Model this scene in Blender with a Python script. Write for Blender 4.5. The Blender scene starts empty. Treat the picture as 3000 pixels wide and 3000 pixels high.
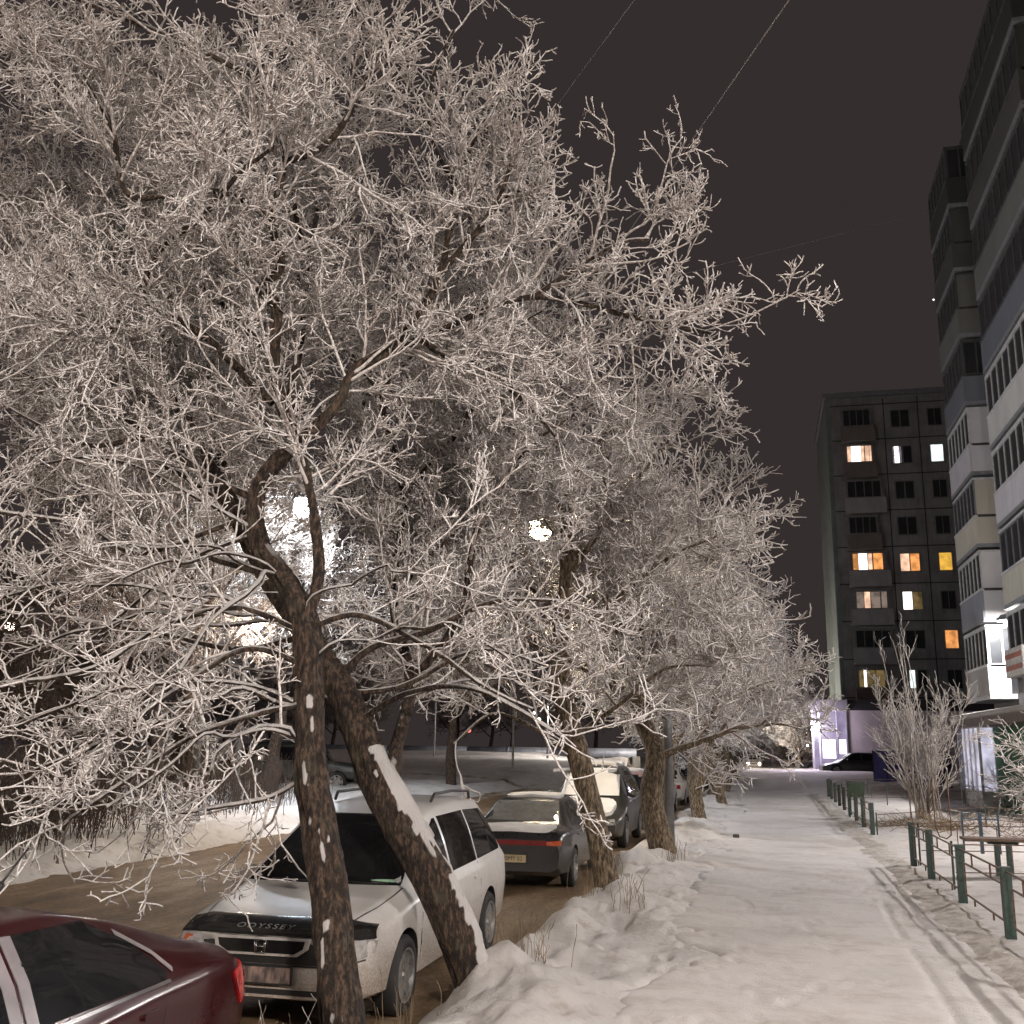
import bpy, bmesh, math, random
import numpy as np
from mathutils import Vector, Matrix

# ------------------------------------------------------------------ camera, world, exposure
scene = bpy.context.scene
C = scene.collection
R_ = math.radians
CAM_H = 2.188
def cam_axes(yaw, pitch, roll):
    f = Vector((-math.sin(yaw)*math.cos(pitch), math.cos(yaw)*math.cos(pitch), math.sin(pitch)))
    r = Vector((math.cos(yaw), math.sin(yaw), 0)); u = r.cross(f)
    r2 = r*math.cos(roll) + u*math.sin(roll)
    return r2, r2.cross(f), f
cd = bpy.data.cameras.new('camera'); cam = bpy.data.objects.new('camera', cd); C.objects.link(cam)
_r, _u, _f = cam_axes(0.2303, 0.2203, 0.01306)
cam.matrix_world = Matrix(((_r.x, _u.x, -_f.x, 0), (_r.y, _u.y, -_f.y, 0), (_r.z, _u.z, -_f.z, CAM_H), (0, 0, 0, 1)))
cd.sensor_width = 36.0; cd.sensor_fit = 'HORIZONTAL'; cd.lens = 36.0*3055/3000
cd.clip_start = 0.05; cd.clip_end = 2000
scene.camera = cam
scene.render.resolution_x = 1024; scene.render.resolution_y = 1024
scene.view_settings.view_transform = 'Standard'; scene.view_settings.look = 'None'
scene.view_settings.exposure = 0.0; scene.view_settings.gamma = 1.0
scene.view_settings.use_curve_mapping = False
scene.cycles.use_light_tree = True
scene.cycles.max_bounces = 4; scene.cycles.diffuse_bounces = 2; scene.cycles.glossy_bounces = 2
scene.cycles.transparent_max_bounces = 4; scene.cycles.sample_clamp_indirect = 2.0; scene.cycles.sample_clamp_direct = 40.0
scene.cycles.use_denoising = True
# night sky over the town: a dim warm grey glow
w = bpy.data.worlds.new("World"); scene.world = w; w.use_nodes = True
bg = w.node_tree.nodes['Background']
bg.inputs['Color'].default_value = (0.0345, 0.0272, 0.0270, 1); bg.inputs['Strength'].default_value = 1.0
LAMP_GAIN = 1.0

# ------------------------------------------------------------------ numpy noise
def _h(ix, iy, iz, s):
    n = (ix*374761393 + iy*668265263 + iz*2147483647 + s*1274126177) & 0xffffffff
    n = ((n ^ (n >> 13))*1274126177) & 0xffffffff
    n = ((n ^ (n >> 15))*2246822519) & 0xffffffff
    return ((n ^ (n >> 16)) & 0xffffff)/float(0xffffff)
def vnoise(x, y, z=0.0, s=0):
    x = np.asarray(x, float); y = np.asarray(y, float); z = np.zeros_like(x) + z
    ix = np.floor(x).astype(np.int64); iy = np.floor(y).astype(np.int64); iz = np.floor(z).astype(np.int64)
    fx = x-ix; fy = y-iy; fz = z-iz
    fx = fx*fx*(3-2*fx); fy = fy*fy*(3-2*fy); fz = fz*fz*(3-2*fz)
    def c(a, b, d): return _h(ix+a, iy+b, iz+d, s)
    a = (c(0,0,0)*(1-fx)+c(1,0,0)*fx)*(1-fy) + (c(0,1,0)*(1-fx)+c(1,1,0)*fx)*fy
    b = (c(0,0,1)*(1-fx)+c(1,0,1)*fx)*(1-fy) + (c(0,1,1)*(1-fx)+c(1,1,1)*fx)*fy
    return a*(1-fz)+b*fz
def fbm(x, y, z=0.0, s=0, o=4):
    t = 0; a = .5; n = 0; x = np.asarray(x, float); y = np.asarray(y, float); z = np.asarray(z, float)
    for k in range(o):
        t = t + a*vnoise(x, y, z, s+k*17); n += a; a *= .5; x = x*2.03+3.1; y = y*2.03+1.7; z = z*2.03+5.3
    return t/n
def sst(a, b, x):
    t = np.clip((np.asarray(x, float)-a)/(b-a), 0, 1); return t*t*(3-2*t)

# ------------------------------------------------------------------ materials
class NT:
    def __init__(s, name):
        s.m = bpy.data.materials.new(name); s.m.use_nodes = True; s.t = s.m.node_tree
        s.b = s.t.nodes['Principled BSDF']
    def n(s, ty, **k):
        o = s.t.nodes.new(ty)
        for a, v in k.items():
            if a.startswith('i_'): o.inputs[a[2:].replace('_', ' ')].default_value = v
            else: setattr(o, a, v)
        return o
    def l(s, a, b): s.t.links.new(a, b)
    def coord(s, kind='Object', scale=(1, 1, 1)):
        tc = s.n('ShaderNodeTexCoord'); mp = s.n('ShaderNodeMapping'); s.l(tc.outputs[kind], mp.inputs['Vector'])
        mp.inputs['Scale'].default_value = scale; return mp.outputs['Vector']
    def noise(s, vec, scale, detail=4, rough=.55):
        n = s.n('ShaderNodeTexNoise'); n.inputs['Scale'].default_value = scale; n.inputs['Detail'].default_value = detail
        n.inputs['Roughness'].default_value = rough; s.l(vec, n.inputs['Vector']); return n.outputs['Fac']
    def ramp(s, fac, stops):
        r = s.n('ShaderNodeValToRGB'); e = r.color_ramp.elements
        while len(e) < len(stops): e.new(.5)
        for i, (p, c) in enumerate(stops):
            e[i].position = p
            if isinstance(c, (int, float)): c = (c, c, c)
            e[i].color = (*c, 1)
        s.l(fac, r.inputs['Fac']); return r.outputs['Color']
    def mix(s, fac, a, b):
        m = s.n('ShaderNodeMix', data_type='RGBA')
        for sock, v in ((m.inputs['Factor'], fac), (m.inputs['A'], a), (m.inputs['B'], b)):
            if isinstance(v, (int, float)): sock.default_value = v
            elif isinstance(v, tuple): sock.default_value = (*v, 1)
            else: s.l(v, sock)
        return m.outputs['Result']
    def math(s, op, a, b=0.0):
        m = s.n('ShaderNodeMath', operation=op)
        for i, v in enumerate((a, b)):
            if isinstance(v, (int, float)): m.inputs[i].default_value = v
            else: s.l(v, m.inputs[i])
        return m.outputs[0]
    def bump(s, h, st=.5, dist=.02):
        b = s.n('ShaderNodeBump'); b.inputs['Strength'].default_value = st; b.inputs['Distance'].default_value = dist
        s.l(h, b.inputs['Height']); s.l(b.outputs['Normal'], s.b.inputs['Normal'])
    def col(s, c):
        if isinstance(c, tuple): s.b.inputs['Base Color'].default_value = (*c, 1)
        else: s.l(c, s.b.inputs['Base Color'])
def simple(name, c, rough=.6, metal=0., var=.25, scale=6, coat=0., bump=0., spec=None):
    t = NT(name); v = t.coord()
    f = t.noise(v, scale, 5)
    lo = tuple(x*(1-var) for x in c); hi = tuple(min(1, x*(1+var)) for x in c)
    t.col(t.ramp(f, [(.3, lo), (.7, hi)]))
    t.b.inputs['Roughness'].default_value = rough; t.b.inputs['Metallic'].default_value = metal
    if coat: t.b.inputs['Coat Weight'].default_value = coat; t.b.inputs['Coat Roughness'].default_value = .08
    if spec is not None: t.b.inputs['Specular IOR Level'].default_value = spec
    if bump: t.bump(f, .5, bump)
    return t.m
def emis(name, c, st, var=0.):
    t = NT(name); t.col((0.02, 0.02, 0.02))
    t.b.inputs['Emission Strength'].default_value = st
    if var:
        f = t.noise(t.coord(scale=(1, 1, 1)), 1.7, 2)
        t.l(t.ramp(f, [(.35, tuple(x*(1-var) for x in c)), (.62, c)]), t.b.inputs['Emission Color'])
    else: t.b.inputs['Emission Color'].default_value = (*c, 1)
    return t.m
M = {}
def snow_mat(name, dirt=0., scale=1., base=(.80, .77, .75), dc=(.30, .22, .15), stretch=(1, 1, 1), bumpd=.03, th=(.5, .7)):
    t = NT(name); v = t.coord('Object', stretch)
    a = t.noise(v, 1.3*scale, 5, .6); b = t.noise(v, 22*scale, 4, .6); g = t.noise(v, 160*scale, 2, .6)
    c = t.ramp(a, [(.3, tuple(x*.84 for x in base)), (.65, base)])
    if dirt > 0:
        d = t.noise(v, 3.1*scale, 6, .68)
        c = t.mix(t.math('MULTIPLY', t.ramp(d, [(th[0], 0.), (th[1], 1.)]), dirt), c, dc)
    c = t.mix(t.math('MULTIPLY', t.ramp(g, [(.35, 1.), (.6, 0.)]), .18), c, tuple(x*.55 for x in base))
    t.col(c); t.b.inputs['Roughness'].default_value = .75; t.b.inputs['Specular IOR Level'].default_value = .25
    h = t.math('ADD', t.math('MULTIPLY', b, .6), t.math('MULTIPLY', g, .35)); t.bump(h, .9, bumpd)
    return t.m
M['snow'] = snow_mat('snow', .6, base=(.76, .715, .69), bumpd=.05, th=(.52, .70))
M['snowclean'] = snow_mat('snow_clean', 0)
M['walk'] = snow_mat('packed_snow', .55, .9, base=(.735, .69, .665), dc=(.40, .33, .27), stretch=(.55, 1.0, 1), bumpd=.045, th=(.48, .72))
M['verge'] = snow_mat('dirty_snow', .8, 1.6, base=(.62, .57, .52), dc=(.24, .18, .13), th=(.46, .68))
def road_mat():
    t = NT('brown_slush'); v = t.coord('Object', (1.0, .28, 1)); v2 = t.coord()
    a = t.noise(v, 1.5, 6, .65); b = t.noise(v2, 14, 6, .7); g = t.noise(v2, 75, 3, .7)
    c = t.ramp(a, [(.30, (.12, .070, .030)), (.5, (.25, .155, .075)), (.68, (.40, .29, .18))])
    c = t.mix(t.ramp(b, [(.35, .55), (.6, 0.)]), c, (.075, .045, .025))
    c = t.mix(t.ramp(g, [(.62, 0.), (.72, .55)]), c, (.45, .36, .25))
    # snow creeps in from the edges, and the far road is white
    sp = t.n('ShaderNodeSeparateXYZ'); t.l(v2, sp.inputs[0])
    e = t.math('ADD', t.math('MULTIPLY', t.math('ABSOLUTE', t.math('ADD', sp.outputs['X'], 7.9)), .25), t.math('MULTIPLY', a, .7))
    e = t.math('MAXIMUM', t.ramp(e, [(.98, 0.), (1.0, 0.)]), t.ramp(t.math('ADD', t.math('MULTIPLY', t.math('SUBTRACT', sp.outputs['Y'], 40), .02), a), [(.6, 0.), (.85, 1.)]))
    c = t.mix(e, c, (.62, .56, .50))
    t.col(c); t.b.inputs['Roughness'].default_value = .7
    t.bump(t.math('ADD', t.math('MULTIPLY', b, .7), t.math('MULTIPLY', g, .5)), 1., .05)
    return t.m
M['road'] = road_mat()
def bark_mat(name, c0, c1, snow=True, frost=1.0):
    t = NT(name); v = t.coord('Object', (13, 13, 3.6)); v2 = t.coord()
    a = t.noise(v, 2.6, 7, .7); b = t.noise(v2, 5, 4)
    c = t.ramp(a, [(.38, tuple(x*.18 for x in c0)), (.5, c0), (.62, c1)])
    c = t.mix(t.ramp(b, [(.55, 0.), (.72, .45)]), c, (.13, .12, .075))
    at = t.n('ShaderNodeAttribute', attribute_name='snow')
    ge = t.n('ShaderNodeNewGeometry'); sp = t.n('ShaderNodeSeparateXYZ'); t.l(ge.outputs['Normal'], sp.inputs[0])
    th = t.n('ShaderNodeAttribute', attribute_name='thick')
    thin = t.ramp(th.outputs['Fac'], [(.012, 1.), (.024, 0.)])
    up = t.math('MULTIPLY', t.ramp(t.math('ADD', sp.outputs['Z'], t.math('MULTIPLY', b, .6)), [(.80, 0.), (1.0, 1.)]), t.ramp(th.outputs['Fac'], [(.03, 1.), (.10, 0.)]))
    k = t.math('MAXIMUM', t.math('MAXIMUM', at.outputs['Fac'], t.math('MULTIPLY', t.math('MULTIPLY', thin, frost), t.ramp(t.math('ADD', sp.outputs['Z'], t.math('MULTIPLY', b, 1.2)), [(.25, .15), (.75, 1.)]))), t.math('MULTIPLY', up, frost))
    k = t.ramp(k, [(.35, 0.), (.62, 1.)])
    c = t.mix(k, c, (.72, .68, .66))
    t.col(c); t.b.inputs['Roughness'].default_value = .85
    t.bump(a, 1., .06); return t.m
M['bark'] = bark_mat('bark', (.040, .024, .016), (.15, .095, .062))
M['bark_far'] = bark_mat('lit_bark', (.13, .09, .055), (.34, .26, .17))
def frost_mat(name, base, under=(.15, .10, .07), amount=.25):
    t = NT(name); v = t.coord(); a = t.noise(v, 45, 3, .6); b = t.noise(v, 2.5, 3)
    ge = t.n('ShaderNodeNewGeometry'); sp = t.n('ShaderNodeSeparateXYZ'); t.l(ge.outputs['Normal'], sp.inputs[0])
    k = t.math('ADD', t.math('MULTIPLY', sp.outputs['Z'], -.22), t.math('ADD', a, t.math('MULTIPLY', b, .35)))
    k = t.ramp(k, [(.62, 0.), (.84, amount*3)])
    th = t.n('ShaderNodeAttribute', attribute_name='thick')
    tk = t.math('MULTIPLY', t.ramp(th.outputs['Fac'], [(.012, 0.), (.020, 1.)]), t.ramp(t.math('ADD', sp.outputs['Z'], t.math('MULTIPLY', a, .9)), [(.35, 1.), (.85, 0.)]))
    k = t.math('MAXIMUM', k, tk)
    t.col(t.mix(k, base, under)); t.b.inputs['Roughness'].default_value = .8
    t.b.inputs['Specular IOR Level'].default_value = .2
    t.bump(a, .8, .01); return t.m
M['frost'] = frost_mat('hoarfrost', (.80, .755, .73))
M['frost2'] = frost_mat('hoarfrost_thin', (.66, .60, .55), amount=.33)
M['twig'] = simple('bare_twigs', (.07, .05, .04), .9, var=.5, scale=3)
M['twiggrey'] = simple('grey_twigs', (.26, .23, .22), .9, var=.4, scale=1)
M['drybrush'] = simple('dry_brush', (.22, .16, .10), .9, var=.5, scale=4)

# ------------------------------------------------------------------ objects
def tag(o, label=None, cat=None, group=None, kind=None):
    if label: o['label'] = label
    if cat: o['category'] = cat
    if group: o['group'] = group
    if kind: o['kind'] = kind
    return o
def empty(name, loc=(0, 0, 0), rz=0., label=None, cat=None, group=None, parent=None):
    o = bpy.data.objects.new(name, None); C.objects.link(o); o.location = loc; o.rotation_euler = (0, 0, rz)
    o.empty_display_size = .2
    if parent: o.parent = parent
    return tag(o, label, cat, group)
def copy_tree(o, parent=None):
    c = o.copy(); C.objects.link(c); c.parent = parent
    for ch in [k for k in bpy.data.objects if k.parent == o]: copy_tree(ch, c)
    return c
def np_mesh(name, V, F, mats, smooth=True, attrs=None, parent=None, loc=None, fm=None):
    """V (n,3), F list of (k-gon arrays)"""
    me = bpy.data.meshes.new(name)
    V = np.asarray(V, np.float32); me.vertices.add(len(V)); me.vertices.foreach_set('co', V.ravel())
    Fs = [np.asarray(f, np.int32) for f in F if len(f)]
    nl = sum(f.size for f in Fs); nf = sum(len(f) for f in Fs)
    me.loops.add(nl); me.polygons.add(nf)
    me.loops.foreach_set('vertex_index', np.concatenate([f.ravel() for f in Fs]))
    st = []; tot = []; k = 0
    for f in Fs:
        st.append(k+np.arange(len(f))*f.shape[1]); k += f.size; tot.append(np.full(len(f), f.shape[1]))
    me.polygons.foreach_set('loop_start', np.concatenate(st).astype(np.int32))
    me.polygons.foreach_set('loop_total', np.concatenate(tot).astype(np.int32))
    if fm is not None: me.polygons.foreach_set('material_index', np.asarray(fm, np.int32))
    me.polygons.foreach_set('use_smooth', np.full(nf, smooth))
    me.update(calc_edges=True)
    for m in (mats if isinstance(mats, (list, tuple)) else [mats]): me.materials.append(m)
    for k, a in (attrs or {}).items():
        at = me.attributes.new(k, 'FLOAT', 'POINT'); at.data.foreach_set('value', np.asarray(a, np.float32))
    o = bpy.data.objects.new(name, me); C.objects.link(o)
    if parent: o.parent = parent
    if loc is not None: o.location = loc
    return o
class MB:
    def __init__(s): s.v = []; s.f = []
    def add(s, v, f):
        k = len(s.v); s.v += [tuple(p) for p in v]; s.f += [tuple(i+k for i in q) for q in f]; return s
    def box(s, x0, x1, y0, y1, z0, z1, rz=0., c=None):
        v = [(x, y, z) for z in (z0, z1) for x, y in ((x0, y0), (x1, y0), (x1, y1), (x0, y1))]
        if rz:
            cx, cy = c or ((x0+x1)/2, (y0+y1)/2); q, e = math.cos(rz), math.sin(rz)
            v = [(cx+(x-cx)*q-(y-cy)*e, cy+(x-cx)*e+(y-cy)*q, z) for x, y, z in v]
        return s.add(v, [(3, 2, 1, 0), (4, 5, 6, 7), (0, 1, 5, 4), (1, 2, 6, 5), (2, 3, 7, 6), (3, 0, 4, 7)])
    def tube(s, pts, r, n=8, cap=True):
        pts = [Vector(p) for p in pts]; rs = r if isinstance(r, (list, tuple)) else [r]*len(pts)
        k = len(s.v); up = None
        for i, p in enumerate(pts):
            t = (pts[min(i+1, len(pts)-1)]-pts[max(i-1, 0)]).normalized()
            if up is None: up = Vector((0, 0, 1)) if abs(t.z) < .9 else Vector((1, 0, 0))
            a = t.cross(up).normalized(); b = a.cross(t).normalized(); up = b
            for j in range(n):
                q = 2*math.pi*(j+.5)/n; s.v.append(tuple(p+a*math.cos(q)*rs[i]+b*math.sin(q)*rs[i]))
        for i in range(len(pts)-1):
            for j in range(n): s.f.append((k+i*n+j, k+i*n+(j+1) % n, k+(i+1)*n+(j+1) % n, k+(i+1)*n+j))
        if cap:
            s.f.append(tuple(k+j for j in reversed(range(n)))); s.f.append(tuple(k+(len(pts)-1)*n+j for j in range(n)))
        return s
    def lathe(s, prof, n=24, axis='x', c=(0, 0, 0)):
        """prof: (r, h) points; axis of revolution"""
        k = len(s.v)
        for r, h in prof:
            for j in range(n):
                q = 2*math.pi*j/n; a, b = r*math.cos(q), r*math.sin(q)
                p = (h, a, b) if axis == 'x' else (a, b, h) if axis == 'z' else (a, h, b)
                s.v.append((p[0]+c[0], p[1]+c[1], p[2]+c[2]))
        for i in range(len(prof)-1):
            for j in range(n): s.f.append((k+i*n+j, k+i*n+(j+1) % n, k+(i+1)*n+(j+1) % n, k+(i+1)*n+j))
        return s
    def build(s, name, mat, parent=None, smooth=False, loc=None, bevel=0., fix=True):
        me = bpy.data.meshes.new(name); me.from_pydata(s.v, [], s.f); me.update()
        if fix:
            bm = bmesh.new(); bm.from_mesh(me)
            bmesh.ops.recalc_face_normals(bm, faces=bm.faces)
            if bevel: bmesh.ops.bevel(bm, geom=list(bm.edges), offset=bevel, segments=2, affect='EDGES', profile=.5)
            bm.to_mesh(me); bm.free()
        me.materials.append(mat)
        for p in me.polygons: p.use_smooth = smooth
        o = bpy.data.objects.new(name, me); C.objects.link(o)
        if smooth == 'auto' or (smooth and bevel): pass
        if parent: o.parent = parent
        if loc: o.location = loc
        return o

# ------------------------------------------------------------------ ground
def xroad_r(y):                       # where the parking lane meets the snow bank
    return -2.62 + .16*np.sin(y*.9) + .18*(vnoise(y*.45, 0*y, 0, 5)-.5) - .25*sst(11, 9.4, y)
def h_base(y):
    return .50*sst(48, 76, y) - .34*sst(80, 106, y)
def h_ground(x, y):
    x = np.asarray(x, float); y = np.asarray(y, float)
    z = h_base(y)
    # bank between cars and pavement
    xr = xroad_r(y)
    b = sst(xr-.05, xr+.45, x)*(1-sst(-2.0, -.35, x+.5*(vnoise(x*.5, y*.8, 0, 77)-.5)))
    lump = fbm(x*1.9, y*1.25, 0, 3, 4)
    z = z + sst(xr-.02, xr+.40, x)*(.22) + b*(.07+.46*(lump-.42)) + b*.11*(fbm(x*5.5, y*4.5, 0, 9, 4)-.5)
    # little collars of snow at the trunks
    for tx, ty, rr, hh in ((-2.2, 8.98, .50, .26), (-2.74, 7.0, .3, .12), (-1.80, 13.85, .42, .16), (-1.7, 20.1, .4, .12)):
        z = z + hh*np.exp(-((x-tx)**2+(y-ty)**2)/(rr*rr*.6))
    # right side: low dirty verge, gardens
    z = z + .05*sst(2.0, 2.5, x) + .10*sst(2.3, 4.5, x)*fbm(x*.8, y*.8, 0, 11, 3)
    z = z + .22*np.exp(-((x-7.2)**2/1.6+(y-57)**2/9)) + .35*np.exp(-((x-5.4)**2/1.2+(y-28)**2/3))
    z = z + .03*(fbm(x*4, y*4, 0, 12, 3)-.5)*sst(1.9, 2.3, x)
    # left verge
    e = -11.3 + .5*(vnoise(y*.35, 0*y, 0, 21)-.5)
    z = z + (1-sst(e-1.0, e, x))*(.22+.30*fbm(x*.9, y*.7, 0, 23, 4)*(1-.7*sst(34, 48, y))) + (1-sst(-19, -14, x))*.10
    z = z + (1-sst(e-.6, e+.1, x))*.12*(fbm(x*3.5, y*3.5, 0, 25, 3)-.5)
    z = z + (1-sst(-13, -11.4, x))*sst(30, 42, y)*.22*(fbm(x*.45, y*.35, 0, 27, 4)-.5)
    # far lot lies a little higher, and a cleared ridge in front of the pipe
    z = z + .35*(1-sst(-14, -9, x))*sst(33, 44, y) + .55*(1-sst(-20, -12, x))*np.exp(-((y-90)/6)**2)
    return z
def ruts(x, y):
    return .05*(np.maximum(fbm(x*3.3, y*2.2, 0, 45, 4)-.5, 0)) + .018*(fbm(x*2.2, y*.35, 0, 41, 3)-.5) + .02*(fbm(x*5, y*4.2, 0, 43, 3)-.5)
def h_road(x, y): return h_base(y) + .35*(1-sst(-14, -9, x))*sst(33, 44, y) + ruts(x, y)*1.3
def edge_x(x, y): return -.85 + .75*(vnoise(y*.55, 0*y, 0, 79)-.5) + .45*(vnoise(y*2.2, x*1.5, 0, 81)-.5) + .2*(vnoise(y*7, x*5, 0, 83)-.5)
def h_walk(x, y):
    z = h_base(y) + .225 + .035*(fbm(x*1.1, y*1.7, 0, 51, 4)-.5) + .022*(fbm(x*5, y*7, 0, 53, 4)-.5)
    # two pairs of narrow cart tracks
    tr = 0*x
    for k, o in enumerate((0., .26)):
        xc = 1.40 + o*1.15 + .030*(y-11) + .03*np.sin(y*.8+k)
        tr = tr + np.exp(-((x-xc)/.035)**2)*(vnoise(y*1.4, 0*y, 0, 61+k) > .28)
    z = z - .034*tr*(1-sst(17.5, 18.5, y))
    return z
def prints(X, Y, Z, n, x0, x1, y0, y1, depth, seed):
    rg_ = np.random.default_rng(seed); xr_ = X[0]; yr_ = Y[:, 0]
    for _ in range(n):
        px, py = rg_.uniform(x0, x1), y0+(y1-y0)*rg_.uniform(0, 1)**1.6; a = rg_.normal(0, .35); k = 1 if rg_.random() < .5 else -1
        for st_ in range(rg_.integers(1, 6)):
            cx = px+.09*k*(-1)**st_-math.sin(a)*.62*st_; cy = py+math.cos(a)*.62*st_
            i0, i1 = np.searchsorted(xr_, [cx-.4, cx+.4]); j0, j1 = np.searchsorted(yr_, [cy-.4, cy+.4])
            if i1-i0 < 2 or j1-j0 < 2: continue
            dx = X[j0:j1, i0:i1]-cx; dy = Y[j0:j1, i0:i1]-cy; u = dx*math.cos(a)+dy*math.sin(a); v = -dx*math.sin(a)+dy*math.cos(a)
            q = (u/.06)**2+(v/.15)**2; Z[j0:j1, i0:i1] += -depth*np.exp(-q*q)+depth*.35*np.exp(-((np.sqrt(q)-1.5)/.35)**2)
    return Z
def sheet(name, xs, ys, hf, mat, off=0., kind='structure', extra=None):
    X, Y = np.meshgrid(xs, ys); Z = hf(X, Y)+off
    for e in extra or []: Z = prints(X, Y, Z, *e)
    nx, ny = len(xs), len(ys)
    i = (np.arange(ny-1)[:, None]*nx+np.arange(nx-1)[None, :]).ravel()
    F = np.stack([i, i+1, i+nx+1, i+nx], 1)
    o = np_mesh(name, np.stack([X.ravel(), Y.ravel(), Z.ravel()], 1), [F], mat)
    o['kind'] = kind; return o
ys = [2.2]
while ys[-1] < 118: ys.append(ys[-1]+max(.035, ys[-1]*.0075))
ys = np.array(ys)
def under(hf_main):
    def f(x, y):
        z = h_ground(x, y)
        on_walk = sst(edge_x(x, y)-.15, edge_x(x, y)+.25, x)*(1-sst(1.95, 2.25, x)); on_road = sst(-11.35, -10.9, x)*(1-sst(xroad_r(y)-.25, xroad_r(y)-.02, x))
        return z - .10*on_walk*(1-sst(112, 117, y)) - .10*on_road
    return f
xs = np.concatenate([np.linspace(-165, -20, 50), np.arange(-19.6, -11.6, .16), np.arange(-11.6, -10.9, .08), np.arange(-10.9, -3.2, .4), np.arange(-3.2, -.2, .035),
                     np.arange(-.2, 1.9, .2), np.arange(1.9, 4, .06), np.arange(4, 12, .16), np.linspace(12.5, 105, 30)])
ground = sheet('snow_ground', xs, np.concatenate([[-40, -20, -8, -2], ys, np.linspace(122, 160, 8)]), under(0), M['snow'], extra=[(34, -2.3, -.5, 7, 30, .05, 5)])
road = sheet('road', np.concatenate([np.arange(-11.45, -2.2, .055)]), ys, lambda x, y: np.minimum(h_road(x, y), 9), M['road'])
walk = sheet('sidewalk', np.arange(-1.7, 2.3, .04), ys, lambda x, y: h_walk(x, y) + .03*(1-sst(-.9, .2, x)) - .22*(1-sst(edge_x(x, y)-.35, edge_x(x, y)+.05, x)) - .16*sst(2.0, 2.28, x), M['walk'], extra=[(90, -.9, 1.9, 6, 40, .011, 6), (16, -.9, 1.9, 6, 16, .018, 8)])
vg = sheet('dirty_verge', np.arange(1.72, 2.75, .05), ys[ys < 50], lambda x, y: h_ground(x, y) + .155 - .13 - .25*np.abs(x-2.2-.25*(vnoise(y*.8, 0*y, 0, 71)-.5))**1.5 + .09*(fbm(x*6, y*5, 0, 73, 4)-.5)*(1-np.abs(x-2.2)), M['verge'])

# ------------------------------------------------------------------ branch growing engine
def nrm(a): return a/np.maximum(np.linalg.norm(a, axis=-1, keepdims=True), 1e-9)
def grow(rng, st, d, L, r0, r1, n, wig, trop, lump=.0):
    N = len(st); P = np.zeros((N, n, 3)); P[:, 0] = st; d = nrm(d.copy()); k = n-1
    for i in range(1, n):
        d = nrm(d + rng.normal(0, wig, (N, 3)) + np.asarray(trop)*1.0/k)
        P[:, i] = P[:, i-1] + d*(L/k)[:, None]
    t = np.linspace(0, 1, n)[None]
    Rr = r0[:, None]*(1-t)+r1[:, None]*t
    if lump: Rr = Rr*(1+rng.uniform(-lump, lump, Rr.shape))
    return P, Rr
def kids(rng, P, Rr, L, per_m, t0=.12, ang=(35, 70), bias=(0, 0, .15), tip=True):
    n = P.shape[1]; cnt = rng.poisson(L*per_m)
    idx = np.repeat(np.arange(len(P)), cnt); t = rng.uniform(t0, 1., len(idx))
    if tip: idx = np.concatenate([idx, np.arange(len(P))]); t = np.concatenate([t, np.full(len(P), .97)])
    f = t*(n-1); i = np.minimum(f.astype(int), n-2); u = (f-i)[:, None]
    a = P[idx, i]; b = P[idx, i+1]; pos = a*(1-u)+b*u; T = nrm(b-a)
    rv = rng.normal(0, 1, T.shape)+np.asarray(bias)*2.; pe = nrm(rv-T*np.sum(rv*T, 1, keepdims=True))
    q = np.radians(rng.uniform(ang[0], ang[1], len(idx)))[:, None]
    rr = Rr[idx, i]*(1-u[:, 0])+Rr[idx, i+1]*u[:, 0]
    return pos, nrm(T*np.cos(q)+pe*np.sin(q)), t, rr, idx
def tubes(rng, P, Rr, k):
    N, n, _ = P.shape
    if N == 0: return np.zeros((0, 3)), np.zeros((0, 4), int), np.zeros(0)
    T = nrm(P[:, -1]-P[:, 0]); U = nrm(np.cross(T, rng.normal(0, 1, T.shape))); W2 = np.cross(T, U)
    q = np.arange(k)*2*np.pi/k
    off = U[:, None, None]*np.cos(q)[None, None, :, None]+W2[:, None, None]*np.sin(q)[None, None, :, None]
    V = P[:, :, None]+off*Rr[:, :, None, None]
    base = (np.arange(N)*n*k)[:, None, None]+(np.arange(n-1)*k)[None, :, None]
    j = np.arange(k)[None, None]; j2 = (j+1) % k
    F = np.stack([base+j, base+j2, base+k+j2, base+k+j], -1).reshape(-1, 4)
    return V.reshape(-1, 3), F, np.repeat(Rr.ravel(), k)
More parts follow.
